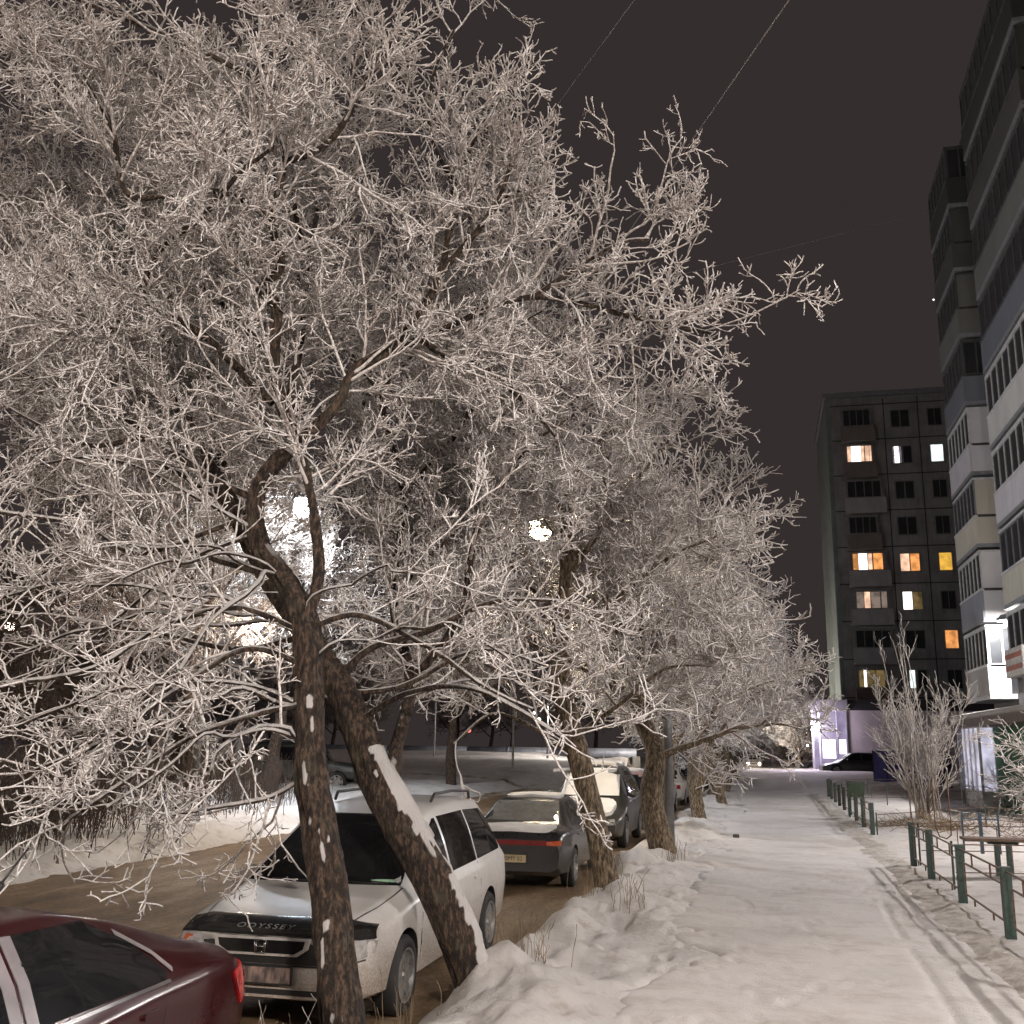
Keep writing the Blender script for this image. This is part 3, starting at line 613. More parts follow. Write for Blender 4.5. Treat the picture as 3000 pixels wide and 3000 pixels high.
# ------------------------------------------------------------------ cars
def gsm(a, s):
    if s <= 0: return a
    k = np.exp(-.5*(np.arange(-3*s, 3*s+1)/s)**2); k /= k.sum(); p = np.pad(a, 3*s, mode='edge'); return np.convolve(p, k, 'valid')
class Body:
    """car shell; nose at y=0 pointing to -y, tail at y=L. st: (y, zbottom, zbelt, ztop, wbelt, wtop)"""
    def __init__(s, st, L, smooth=3, dy=.025):
        st = np.array(st, float); s.L = L; s.y = np.arange(0, L+1e-6, dy); s.n = len(s.y)
        zb, zl, zt, wb, wt = [gsm(np.interp(s.y, st[:, 0], st[:, c]), smooth) for c in range(1, 6)]
        zl = np.minimum(zl, zt-.03)
        H = []
        for i in range(s.n):
            b, l, t, a, c = zb[i], zl[i], zt[i], wb[i], wt[i]
            p = np.array([(0, b), (a*.80, b), (a*.955, b+.06), (a*.99, b+.5*(l-b)-.03), (a, b+.62*(l-b)), (a*.985, l-.05), (a*.955, l),
                          (c+(a*.955-c)*.52, l+.48*(t-l)), (c+.01, t-.20*(t-l)), (c-.05, t-.07*(t-l)), (c*.62, t-.012), (0, t)])
            H.append(s.cr(p, 4))
        s.H = np.array(H)          # n, m, 2
        s.zt = zt; s.zb = zb
    @staticmethod
    def cr(p, k):
        out = []
        for i in range(len(p)-1):
            p0, p1, p2, p3 = p[max(i-1, 0)], p[i], p[i+1], p[min(i+2, len(p)-1)]
            for j in range(k):
                u = j/k; t = .5
                m1, m2 = (p2-p0)*.35, (p3-p1)*.35
                # limit overshoot
                d = p2-p1; m1 = np.clip(m1, -abs(d)*1.0-1e-6, abs(d)*1.0+1e-6); m2 = np.clip(m2, -abs(d)*1.0-1e-6, abs(d)*1.0+1e-6)
                out.append((2*u**3-3*u*u+1)*p1+(u**3-2*u*u+u)*m1+(-2*u**3+3*u*u)*p2+(u**3-u*u)*m2)
        out.append(p[-1]); return np.array(out)
    def hw(s, z):
        """half width for every station at height z (negative if outside)"""
        out = np.empty(s.n)
        for i in range(s.n):
            h = s.H[i]; zz = h[:, 1]
            out[i] = np.interp(z, np.maximum.accumulate(zz[1:]), h[1:, 0]) if z <= s.zt[i] else -(z-s.zt[i])*2.
            if z < s.zb[i]: out[i] = -(s.zb[i]-z)*2
        return out
    def side(s, y, z):
        i = int(np.clip(round(y/s.L*(s.n-1)), 0, s.n-1)); h = s.H[i]
        return float(np.interp(z, np.maximum.accumulate(h[1:, 1]), h[1:, 0]))
    def front(s, x, z, rear=False):
        g = s.hw(z)-abs(x); yy = s.y
        if rear: g = g[::-1]; yy = yy[::-1]
        k = np.argmax(g > 0)
        if g[k] <= 0: return float(yy[0])
        if k == 0: return float(yy[0])
        return float(yy[k-1]+(yy[k]-yy[k-1])*(-g[k-1])/(g[k]-g[k-1]))
    def top(s, x, y):
        i = int(np.clip(round(y/s.L*(s.n-1)), 0, s.n-1)); h = s.H[i]; q = h[len(h)//2:]
        return float(np.interp(abs(x), q[::-1, 0], q[::-1, 1]))
    def mesh(s, name, mat, parent, wheels, wr):
        n, m, _ = s.H.shape; ring = []
        for i in range(n):
            h = s.H[i]; y = s.y[i]
            ring.append([(p[0], y, p[1]) for p in h]+[(-p[0], y, p[1]) for p in h[-2:0:-1]])
        k = len(ring[0]); V = [p for r in ring for p in r]
        F = [(i*k+j, (i+1)*k+j, (i+1)*k+(j+1) % k, i*k+(j+1) % k) for i in range(n-1) for j in range(k)]
        F += [tuple(range(k)), tuple((n-1)*k+j for j in reversed(range(k)))]
        b = MB(); b.v = V; b.f = F; o = b.build(name, mat, None, True)
        if wheels:
            c = MB()
            for wy in wheels:
                for sg in (-1, 1):
                    c.lathe([(0, sg*.50), (wr+.055, sg*.50), (wr+.055, sg*1.2), (0, sg*1.2)], 28, 'x', (0, wy, wr))
            co = c.build('cut', M['rubber'])
            md = o.modifiers.new('b', 'BOOLEAN'); md.operation = 'DIFFERENCE'; md.object = co; md.solver = 'EXACT'
            dg = bpy.context.evaluated_depsgraph_get(); me = bpy.data.meshes.new_from_object(o.evaluated_get(dg))
            if len(me.polygons) > 50:
                o.modifiers.clear(); o.data = me
            o.modifiers.clear(); bpy.data.objects.remove(co)
            for p in o.data.polygons: p.use_smooth = True
        # arches dark inside
        if len(o.data.materials) < 2: o.data.materials.append(M['rubber'])
        for p in o.data.polygons:
            p.material_index = 0
            if wheels and min(abs(p.center.y-wheels[0]), abs(p.center.y-wheels[-1])) < wr+.05 and p.center.z < 2*wr+.05 and abs(p.center.x) < s.side(p.center.y, max(p.center.z, .3))-.03:
                p.material_index = 1
        try: o.data.set_sharp_from_angle(angle=R_(38))
        except Exception: pass
        o.parent = parent; return o
def decal(body, view, poly, off, name, mat, parent, thick=.012, cell=.07, sg=1, noise=0., extra=None):
    """poly in (x,z) for front/rear, (y,z) for side, (x,y) for top; laid on the body surface, with thickness"""
    bm = bmesh.new(); f = bm.faces.new([bm.verts.new((a, b, 0)) for a, b in poly])
    xs_ = [p[0] for p in poly]; ys_ = [p[1] for p in poly]
    for ax, lo, hi in ((0, min(xs_), max(xs_)), (1, min(ys_), max(ys_))):
        n = int((hi-lo)/cell)
        for i in range(1, n+1):
            c = lo+(hi-lo)*i/(n+1); co = [0, 0, 0]; co[ax] = c; no = [0, 0, 0]; no[ax] = 1
            bmesh.ops.bisect_plane(bm, geom=list(bm.verts)+list(bm.edges)+list(bm.faces), plane_co=co, plane_no=no, dist=1e-5)
    fs = list(bm.faces); r = bmesh.ops.extrude_face_region(bm, geom=fs)
    up = [v for v in r['geom'] if isinstance(v, bmesh.types.BMVert)]; ups = set(up)
    for v in list(bm.verts):
        a, b = v.co.x, v.co.y; o = off if v in ups else off-thick
        if noise and v in ups: o *= .45+1.1*float(vnoise(a*4, b*4, 0, 7))
        if view == 'front': v.co = (a, body.front(a, b)-o, b)
        elif view == 'rear': v.co = (a, body.front(a, b, True)+o, b)
        elif view == 'side': v.co = (sg*(body.side(a, b)+o), a, b)
        else: v.co = (a, b, body.top(a, b)+o)
    bmesh.ops.recalc_face_normals(bm, faces=bm.faces)
    me = bpy.data.meshes.new(name); bm.to_mesh(me); bm.free(); me.materials.append(mat)
    for p in me.polygons: p.use_smooth = True
    try: me.set_sharp_from_angle(angle=R_(40))
    except Exception: pass
    o = bpy.data.objects.new(name, me); C.objects.link(o); o.parent = parent; return o
def gpoly(B, z0, z1, rear=False, xmax=9, inset=.045, dy=.15, n=6):
    out = []
    for i in range(n):
        z = z0+(z1-z0)*i/(n-1); yc = B.front(0, z, rear); out.append((min(xmax, B.side(yc+(-dy if rear else dy), z)-inset), z))
    return out+[(-x, z) for x, z in out[::-1]]
def strip(pts, wd):
    a = [Vector(p) for p in pts]; L = []; Rr = []
    for i, p in enumerate(a):
        t = (a[min(i+1, len(a)-1)]-a[max(i-1, 0)]).normalized(); n = Vector((-t.y, t.x))*wd/2
        L.append(tuple(p+n)); Rr.append(tuple(p-n))
    return L+Rr[::-1]
def rrect(x0, x1, z0, z1, r=.02, n=3):
    out = []
    for cx, cz, a0 in ((x1-r, z0+r, -90), (x1-r, z1-r, 0), (x0+r, z1-r, 90), (x0+r, z0+r, 180)):
        for i in range(n+1): q = R_(a0+90*i/n); out.append((cx+r*math.cos(q), cz+r*math.sin(q)))
    return out
M['rubber'] = simple('rubber', (.018, .017, .017), .8, 0, .3)
M['glass'] = simple('dark_car_glass', (.010, .010, .011), .05, 0, .2, spec=.28)
M['frostglass'] = simple('frosted_glass', (.11, .105, .10), .8, 0, .35, 9, bump=.004)
M['greenglass'] = simple('greenish_glass', (.16, .20, .16), .35, 0, .3, 4)
M['trimblack'] = simple('black_trim', (.02, .019, .019), .4, 0, .3)
M['gloss_black'] = simple('gloss_black', (.012, .012, .012), .12, 0, .2, coat=.6)
M['rim'] = simple('rim_metal', (.34, .33, .32), .45, .7, .3, 14)
M['chrome'] = simple('chrome', (.6, .6, .6), .18, 1., .1)
def paint(name, c, dirt=(.30, .24, .18), dz=(.35, .85), amount=.8, rough=.3, coat=.5):
    t = NT(name); v = t.coord(); sp = t.n('ShaderNodeSeparateXYZ'); t.l(v, sp.inputs[0])
    a = t.noise(v, 4, 6, .65); b = t.noise(v, 60, 3, .6)
    k = t.math('ADD', sp.outputs['Z'], t.math('MULTIPLY', a, -.5)); mr = t.n('ShaderNodeMapRange'); t.l(k, mr.inputs['Value'])
    mr.inputs['From Min'].default_value = dz[0]-.25; mr.inputs['From Max'].default_value = dz[1]-.25; mr.inputs['To Min'].default_value = amount; mr.inputs['To Max'].default_value = 0.
    k = t.math('MULTIPLY', mr.outputs[0], t.ramp(b, [(.25, .5), (.6, 1.)]))
    base = t.ramp(a, [(.3, tuple(x*.9 for x in c)), (.7, c)])
    k2 = t.math('MAXIMUM', k, t.ramp(b, [(.66, 0.), (.8, .35*amount)]))
    t.col(t.mix(k2, base, dirt)); t.b.inputs['Coat Weight'].default_value = coat; t.b.inputs['Coat Roughness'].default_value = .15
    t.l(t.ramp(k2, [(0, rough), (.7, .8)]), t.b.inputs['Roughness']); return t.m
def wheel(parent, x, y, r, sg, spokes=7, full=True, wd=.20, label=None):
    """x: outer face position"""
    wroot = MB().lathe([(r*.62, -wd), (r*.93, -wd), (r, -wd*.86), (r, -wd*.14), (r*.93, 0), (r*.80, .006), (r*.67, 0), (r*.64, -.03)], 32, 'x').build('wheel', M['rubber'], parent, True)
    wroot.location = (x, y, r); wroot.rotation_euler = (0, 0, 0 if sg > 0 else math.pi)
    b = MB().lathe([(r*.67, -.004), (r*.66, -.02), (r*.60, -.035), (r*.59, -.10), (r*.10, -.09)], 32, 'x')
    o = b.build('wheel_well', M['trimblack'], wroot, True)
    m = MB().lathe([(r*.675, 0), (r*.68, .010), (r*.62, .008), (r*.60, -.03)], 32, 'x').lathe([(0, -.002), (r*.12, -.004), (r*.15, -.03), (r*.16, -.07)], 16, 'x')
    for i in range(spokes):
        q = 2*math.pi*i/spokes; c, s_ = math.cos(q), math.sin(q); e = .055*r/.3
        v = []
        for rr, hh, ww in ((r*.10, -.02, e*1.1), (r*.63, -.012, e*.75)):
            for d in (-1, 1):
                for z in (0, -.045): v.append((hh+z, c*rr-s_*ww*d, s_*rr+c*ww*d))
        m.add(v, [(0, 2, 6, 4), (1, 5, 7, 3), (0, 4, 5, 1), (2, 3, 7, 6), (4, 6, 7, 5), (0, 1, 3, 2)])
    m.build('rim', M['rim'], wroot, False)
    return wroot
def text(txt, size, name, mat, parent, loc, rot, shear=0., ext=.003, sx=1., sp=1.):
    cu = bpy.data.curves.new(name, 'FONT'); cu.body = txt; cu.size = size; cu.extrude = ext; cu.align_x = 'CENTER'; cu.align_y = 'CENTER'; cu.shear = shear; cu.space_character = sp
    o = bpy.data.objects.new(name, cu); C.objects.link(o); dg = bpy.context.evaluated_depsgraph_get(); dg.update()
    me = bpy.data.meshes.new_from_object(o.evaluated_get(dg)); bpy.data.objects.remove(o)
    me.materials.append(mat); o = bpy.data.objects.new(name, me); C.objects.link(o); o.parent = parent
    o.location = loc; o.rotation_euler = rot; o.scale = (sx, 1, 1); return o
def mirror(parent, x, y, z, mat, sg):
    b = MB().lathe([(0, -.055), (.045, -.05), (.075, -.02), (.08, .02), (.075, .03)], 14, 'y', (0, 0, 0)); b.v = [(p[0]*1.35, p[1]*1.0, p[2]*.9) for p in b.v]
    o = b.build('wing_mirror', mat, parent, True); o.location = (sg*(x+.14), y, z)
    MB().tube([(-sg*.16, .03, -.04), (-sg*.05, 0, -.02)], .018, 8).build('stalk', M['trimblack'], o, True)
def plate(parent, y, z, sg, w_=.52, back=False, txt=None, mat=None):
    o = MB().box(-w_/2-.012, w_/2+.012, -.012, .012, -.068, .068).build('number_plate', M['trimblack'], parent); o.location = (0, y, z)
    MB().box(-w_/2, w_/2, sg*.0125-.003, sg*.0125+.003, -.056, .056).build('plate_face', mat or M['plate'], o)
    if txt: text(txt, .085, 'characters', M['trimblack'], o, (.0, sg*.0175, 0), (R_(90), 0, 0 if sg < 0 else math.pi), 0, .001, 1.)
    return o
# blurred plate: brownish smear of unreadable characters
def plate_mat():
    t = NT('smeared_plate'); v = t.coord('Object', (26, 1, 9)); a = t.noise(v, 1.0, 2, .4); v2 = t.coord('Object', (9, 1, 5)); b = t.noise(v2, 1, 1, .4)
    t.col(t.mix(t.ramp(a, [(.40, 0.), (.62, .85)]), t.ramp(b, [(.35, (.30, .20, .165)), (.6, (.17, .12, .10))]), (.035, .03, .03))); t.b.inputs['Roughness'].default_value = .7; return t.m
M['plate'] = plate_mat()
M['plate_y'] = simple('grimy_plate', (.38, .30, .17), .6)

def make_van():
    r = empty('parked_minivan', (-3.81, 7.97, 0), 0, 'white minivan parked nose first behind the two nearest tree trunks', 'minivan', GC)
    L, W2, wr = 4.72, .88, .315
    st = [(0, .30, .60, .70, .70, .52), (.06, .25, .66, .765, .765, .58), (.18, .23, .72, .815, .83, .62), (.45, .22, .775, .865, .87, .68), (.8, .21, .83, .92, .88, .71), (1.15, .21, .885, .985, .88, .74),
          (1.3, .20, .90, 1.08, .88, .73), (1.7, .20, .915, 1.33, .88, .68), (2.05, .20, .92, 1.52, .88, .645), (2.5, .20, .93, 1.625, .88, .63), (3.3, .20, .95, 1.65, .88, .63), (4.0, .21, .98, 1.62, .875, .62), (4.30, .24, 1.0, 1.57, .87, .60), (4.48, .26, 1.0, 1.30, .86, .62), (4.62, .28, .97, 1.04, .84, .66), (4.70, .30, .85, .92, .80, .62), (4.72, .32, .80, .86, .76, .58)]
    P = paint('white_paint', (.72, .70, .68), (.24, .18, .13), (.38, 1.0), .95); PD = paint('dark_lower', (.74, .72, .70), (.33, .26, .2), (.2, .6), .9)
    B = Body(st, L); wy = (.90, 3.73)
    B.mesh('body', P, r, wy, wr)
    # windscreen with black surround
    ws = decal(B, 'front', gpoly(B, .985, 1.52, inset=.05, dy=.14, xmax=.74, n=9), .013, 'windscreen', M['glass'], r, .03, .03)
    decal(B, 'front', rrect(.42, .70, .995, 1.03, .015), .010, 'paper_pass', simple('pale_green_card', (.35, .55, .38), .7), ws)
    for x0 in (-.5, .1):
        MB().tube([(x0, 1.16, 1.0), (x0+.28, 1.13, .995), (x0+.5, 1.15, 1.0)], .008, 6).build('wiper', M['trimblack'], r, True)
    # black bonnet guard with lettering
    g = decal(B, 'front', [(-.83, .70), (-.80, .785), (-.60, .832), (.60, .832), (.80, .785), (.83, .70), (.60, .735), (-.60, .735)], .045, 'bonnet_guard', M['gloss_black'], r, .05)
    text('ODYSSEY', .050, 'lettering', simple('pale_lettering', (.22, .215, .21), .5), g, (-.02, B.front(0, .775)-.056, .785), (R_(90), 0, 0), .45, .001, 1.9, 1.3)
    # grille
    decal(B, 'front', [(-.60, .55), (-.60, .72), (.60, .72), (.60, .55), (.50, .525), (-.50, .525)], .006, 'nose_panel', M['trimblack'], r, .02)
    outer = [(-.40, .718), (-.385, .64), (-.30, .585), (.30, .585), (.385, .64), (.40, .718)]; 
    gr = decal(B, 'front', outer, .028, 'grille', P, r, .03)
    decal(B, 'front', [(-.365, .700), (-.35, .645), (-.28, .605), (.28, .605), (.35, .645), (.365, .700)], .032, 'grille_mesh', M['gloss_black'], gr, .01)
    ey = B.front(0, .66)-.045
    bd = MB()
    for a, b in (((-.035, .685), (-.028, .62)), ((.035, .685), (.028, .62)), ((-.03, .652), (.03, .652)), ((-.05, .70), (.05, .70)), ((-.05, .70), (-.038, .608)), ((.05, .70), (.038, .608)), ((-.038, .608), (.038, .608))):
        bd.tube([(a[0], ey, a[1]), (b[0], ey, b[1])], .0055, 6)
    bd.build('badge', M['chrome'], gr, True)
    lm = simple('lamp_glass', (.34, .32, .31), .12, 0, .35, 16); om = simple('orange_lens', (.50, .13, .06), .2, 0, .3)
    for sg in (-1, 1):
        h = decal(B, 'front', [(sg*a, b) for a, b in ((.50, .585), (.50, .715), (.62, .735), (.79, .72), (.838, .68), (.835, .60), (.79, .575))][::sg], .012, 'headlight', lm, r, .03, .05)
        decal(B, 'front', [(sg*a, b) for a, b in ((.60, .60), (.60, .70), (.70, .70), (.715, .60))][::sg], .016, 'indicator', om, h, .01, .05)
    decal(B, 'front', strip([(-.80, .565), (-.5, .515), (.5, .515), (.80, .565)], .012), .004, 'bumper_gap', M['trimblack'], r, .006)
    decal(B, 'front', [(-.60, .265), (-.60, .345), (.60, .345), (.60, .265)], .004, 'air_intake', M['trimblack'], r, .006)
    plate(r, B.front(0, .44)-.03, .45, -1)
    decal(B, 'top', strip([(-.60, .10), (-.70, .6), (-.745, 1.12)], .010), .002, 'bonnet_gap', M['trimblack'], r, .004, .2); decal(B, 'top', strip([(.60, .10), (.70, .6), (.745, 1.12)], .010), .002, 'bonnet_gap', M['trimblack'], r, .004, .2)
    for sg in (-1, 1):
        decal(B, 'side', [(1.42, .965), (1.62, 1.13), (2.0, 1.37), (2.28, 1.475), (2.34, 1.48), (2.32, .975)], .005, 'side_window', M['glass'], r, sg=sg)
        decal(B, 'side', [(2.39, .978), (2.41, 1.49), (3.28, 1.505), (3.30, 1.0)], .005, 'side_window', M['glass'], r, sg=sg)
        decal(B, 'side', [(3.36, 1.003), (3.34, 1.505), (4.05, 1.485), (4.20, 1.40), (4.36, 1.06), (4.30, 1.03)], .005, 'side_window', M['glass'], r, sg=sg)
        for pts in ([(1.36, .90), (1.30, .60), (1.34, .26)], [(2.36, .96), (2.36, .5), (2.30, .25)], [(3.33, .98), (3.34, .62)]):
            decal(B, 'side', strip(pts, .010), .002, 'door_gap', M['trimblack'], r, .004, .2, sg)
        decal(B, 'side', strip([(1.32, .50), (3.30, .50)], .035), .006, 'rubbing_strip', P, r, .006, .2, sg)
        for hy in (2.18, 3.16): decal(B, 'side', rrect(hy-.09, hy+.09, .83, .865, .012), .02, 'door_handle', P, r, .02, .05, sg)
        mirror(r, B.side(1.62, 1.0)-.02, 1.58, 1.0, P, sg)
        MB().tube([(sg*.52, 2.6, 1.62), (sg*.53, 2.68, 1.69), (sg*.53, 3.3, 1.70), (sg*.53, 3.98, 1.675), (sg*.52, 4.06, 1.60)], .016, 8).build('roof_rail', M['trimblack'], r, True)
        decal(B, 'rear', [(sg*.55, .62), (sg*.55, .95), (sg*.78, .93), (sg*.80, .62)][::sg], .01, 'tail_light', simple('red_lens', (.25, .02, .02), .2), r, .02)
        for k, y in enumerate(wy): wheel(r, sg*.875, y, wr, sg, 7)
    decal(B, 'rear', [(-.62, 1.02), (.62, 1.02), (.54, 1.48), (-.54, 1.48)], .005, 'rear_window', M['glass'], r)
    decal(B, 'top', strip([(-.60, 2.14), (.60, 2.14)], .012), .002, 'roof_gap', M['trimblack'], r, .004, .2)
    return r
GC = 'cars parked along the bank'
van = make_van()

def sedan(label, loc, rz, Pm, L=4.5, W=.85, H=1.40, kind='sedan', group=GC, name='parked_car', glass=None, hatch=False, snow=False, detail=True, rear_txt=None, hood=.86, extra_h=0., snowmat=None, wr=.30, wsh=0.):
    r = empty(name, loc, rz, label, 'car', group); glass = glass or M['glass']
    h = H; cb = hood+.06+extra_h
    st = [(0, .30, .55, .62, W*.80, W*.6), (.08, .25, .62, .70, W*.90, W*.66), (.35, .22, .70, .78, W*.97, W*.75), (.9, .20, .78, .855, W, W*.82), (1.25, .20, cb-.10, cb, W, W*.82),
          (1.45, .20, cb-.08, cb+.14, W, W*.80), (1.95, .20, cb-.07, h-.06, W, W*.68), (2.3, .20, cb-.06, h, W, W*.66)]
    if hatch == 'wagon': st += [(L-1.0, .20, cb-.03, h-.01, W, W*.66), (L-.45, .22, cb, h-.07, W*.98, W*.66), (L-.12, .26, cb-.04, cb+.06, W*.94, W*.74), (L, .32, .72, .80, W*.88, W*.66)]
    elif hatch: st += [(2.7, .20, cb-.04, h-.01, W, W*.65), (3.25, .20, cb-.01, h-.13, W, W*.64), (3.75, .2, cb, cb+.17, W, W*.68), (L-.45, .22, cb+.0, cb+.11, W*.98, W*.74), (L-.15, .25, cb-.03, cb+.04, W*.94, W*.76), (L-.05, .28, cb-.12, cb-.03, W*.90, W*.72), (L, .33, .66, .76, W*.85, W*.62)]
    else: st += [(3.05, .20, cb-.05, h-.03, W, W*.66), (3.70, .20, cb-.04, cb+.12, W, W*.76), (3.85, .20, cb-.03, cb+.03, W, W*.80), (L-.12, .24, cb-.06, cb+.01, W*.95, W*.80), (L-.03, .30, cb-.16, cb-.07, W*.92, W*.74), (L, .34, .62, .72, W*.88, W*.62)]
    B = Body(st, L); wy = (.88, L-.98); B.mesh('body', Pm, r, wy, wr)
    t2 = h-.10
    decal(B, 'front', gpoly(B, cb+.03, t2), .006, 'windscreen', glass, r)
    if hatch == 'wagon': decal(B, 'rear', gpoly(B, cb+.05, t2, True), .006, 'rear_window', glass, r); ye = L-.42
    else: decal(B, 'rear', gpoly(B, cb+.09, t2+.01, True), .006, 'rear_window', glass, r); ye = 3.42 if not hatch else 3.42
    for sg in (-1, 1):
        decal(B, 'side', [(1.58, cb-.01), (1.72, cb+.12), (2.05, t2-.05), (2.20, t2), (2.52+wsh, t2+.01), (2.50+wsh, cb)], .005, 'side_window', glass, r, sg=sg)
        decal(B, 'side', [(2.60+wsh, cb), (2.62+wsh, t2+.01), (2.95, t2-.01), (ye-.2, t2-.14), (ye, cb+.04), (ye-.05, cb+.01)], .005, 'side_window', glass, r, sg=sg)
        for k, y in enumerate(wy): wheel(r, sg*(W-.005), y, wr, sg, 5)
        decal(B, 'front', [(sg*a, b) for a, b in ((W*.50, .52), (W*.50, .63), (W*.80, .65), (W*.84, .53))][::sg], .01, 'headlight', M['lampg'], r, .02, .06)
        tl = decal(B, 'rear', [(sg*a, b) for a, b in ((W*.45, cb-.27), (W*.45, cb-.14), (W*.84, cb-.12), (W*.86, cb-.27))][::sg], .01, 'tail_light', M['redlens'], r, .02, .06)
        mirror(r, B.side(1.7, cb)-.02, 1.62, cb+.03, Pm, sg)
        if detail:
            for pts in ([(1.50, cb-.1), (1.42, .6), (1.46, .26)], [(2.56, cb), (2.55, .5), (2.5, .25)], [(3.36, cb-.02), (3.30, .70)]):
                decal(B, 'side', strip(pts, .009), .002, 'door_gap', M['trimblack'], r, .004, .2, sg)
            for hy in (2.36, 3.18): decal(B, 'side', rrect(hy-.08, hy+.08, cb-.14, cb-.11, .01), .018, 'door_handle', Pm, r, .02, .05, sg)
    decal(B, 'front', [(-W*.42, .50), (W*.42, .50), (W*.45, .62), (-W*.45, .62)], .006, 'grille', M['trimblack'], r, .01)
    decal(B, 'front', [(-W*.55, .27), (W*.55, .27), (W*.55, .38), (-W*.55, .38)], .004, 'air_intake', M['trimblack'], r, .006)
    return r, B, cb, t2, ye
M['lampg'] = simple('lamp_glass_grey', (.30, .29, .28), .12, 0, .3, 16)
M['redlens'] = simple('red_lens', (.22, .015, .015), .15, 0, .3)
# the dark saloon behind the van, tail towards the camera
Pd = paint('dark_grey_paint', (.018, .018, .020), (.045, .040, .036), (.25, .9), .45, .25, .7)
dk, B, cb, t2, ye = sedan('dark grey saloon with its tail towards the camera, thin snow on its roof', (-3.80, 20.9, 0), math.pi, Pd, L=4.55, W=.86, H=1.38, glass=M['frostglass'])
for ch in [c for c in bpy.data.objects if c.parent == dk and c.name.startswith('tail_light')]: bpy.data.objects.remove(ch)
decal(B, 'rear', [(-.80, .70), (.80, .70), (.80, .77), (-.80, .77)], .012, 'tail_light_strip', simple('red_strip', (.16, .02, .02), .2), dk, .02)
M['orange'] = simple('orange_reflector', (.45, .075, .02), .3)
for sg in (-1, 1): decal(B, 'rear', [(sg*.58, .70), (sg*.58, .755), (sg*.79, .775), (sg*.79, .70)][::sg], .018, 'tail_light', M['orange'], dk, .02)
plate(dk, B.front(0, .48, True)+.01, .50, 1, txt='H092MY 52', mat=M['plate_y'])
decal(B, 'rear', strip([(-.83, .60), (.83, .60)], .014), .003, 'bumper_gap', M['trimblack'], dk, .004, .2)
decal(B, 'top', rrect(-.47, .47, 2.25, 3.0, .2), .03, 'roof_snow', M['snowclean'], dk, .05, .08, noise=1)
decal(B, 'top', rrect(-.64, .64, 3.93, 4.44, .1), .035, 'boot_snow', M['snowclean'], dk, .04, .06, noise=1)
for ch in bpy.data.objects:
    if ch.parent == dk and ch.name.startswith('side_window'): ch.data.materials[0] = M['greenglass'] if ch.name.endswith(('1', '3')) and False else M['glass']
# the near red car, only its left rear half in view
Pr = paint('dark_red_paint', (.030, .002, .004), (.055, .014, .014), (.25, .8), .3, .22, .25)
rd, B, cb, t2, ye = sedan('dark red car cut off by the lower left corner, bumper touching the white one', (-3.98, 2.12, 0), 0, Pr, L=4.42, W=.85, H=1.39, hatch=True, wsh=-.26)
for ch in [c for c in bpy.data.objects if c.parent == rd and c.name.startswith('tail_light')]: bpy.data.objects.remove(ch)
ML = simple('bright_red_lens', (.42, .02, .022), .12, 0, .4, 12, coat=.8)
for sg in (-1, 1):
    decal(B, 'side', [(4.14, .82), (4.34, .86), (4.37, .66), (4.26, .62)], .012, 'tail_light', ML, rd, .02, .05, sg)
    decal(B, 'rear', [(sg*.45, .78), (sg*.45, .86), (sg*.70, .87), (sg*.74, .66), (sg*.66, .64)][::sg], .012, 'tail_light', ML, rd, .02, .05)
    decal(B, 'side', strip([(2.21, cb+.0), (2.23, t2+.01)], .075), .009, 'door_pillar', M['pillar'] if 'pillar' in M else simple('satin_pillar', (.22, .20, .21), .35), rd, .006, .2, sg)
    decal(B, 'side', strip([(2.31, cb+.0), (2.33, t2+.01)], .075), .009, 'door_pillar', simple('satin_pillar', (.22, .20, .21), .35), rd, .006, .2, sg)
    decal(B, 'side', strip([(1.6, cb-.025), (2.5, cb-.018), (3.1, cb-.005), (3.4, cb+.0)], .016), .010, 'window_trim', M['chrome'], rd, .008, .2, sg)
    decal(B, 'side', strip([(3.18, t2-.10), (3.38, cb+.14), (3.47, cb+.04)], .030), .008, 'pillar_trim', simple('grey_trim', (.25, .23, .23), .3), rd, .006, .1, sg)
fc = [(3.90+.075*math.cos(q*math.pi/8), .70+.075*math.sin(q*math.pi/8)) for q in range(16)]
decal(B, 'side', fc, .003, 'fuel_flap', Pr, rd, .004, .05, 1)
MB().tube([(0, 2.95, 1.41), (0, 3.0, 1.43)], [.03, .018], 8).tube([(0, 2.98, 1.42), (.02, 3.16, 1.60)], [.008, .006], 6).build('aerial', M['trimblack'], rd, True)
# snow-covered car facing the camera
Pg = paint('olive_black_paint', (.016, .017, .016), (.07, .064, .05), (.3, 1.2), .4, .3, .4)
sc, B, cb, t2, ye = sedan('black car facing the camera, windscreen and bonnet under thick snow', (-3.85, 23.4, 0), 0, Pg, L=4.6, W=.90, H=1.78, hatch='wagon', hood=1.0, extra_h=.03, wr=.34)
decal(B, 'front', [(-.68, 1.10), (.68, 1.10), (.60, 1.70), (-.60, 1.70)], .05, 'windscreen_snow', M['snowclean'], sc, .05, .07, noise=1)
decal(B, 'top', rrect(-.68, .66, .12, 1.12, .2), .075, 'bonnet_snow', M['snowclean'], sc, .08, .07, noise=1)
decal(B, 'top', rrect(-.50, .50, 2.3, 4.0, .15), .06, 'roof_snow', M['snowclean'], sc, .08, .09, noise=1)
plate(sc, B.front(0, .45)-.01, .47, -1)
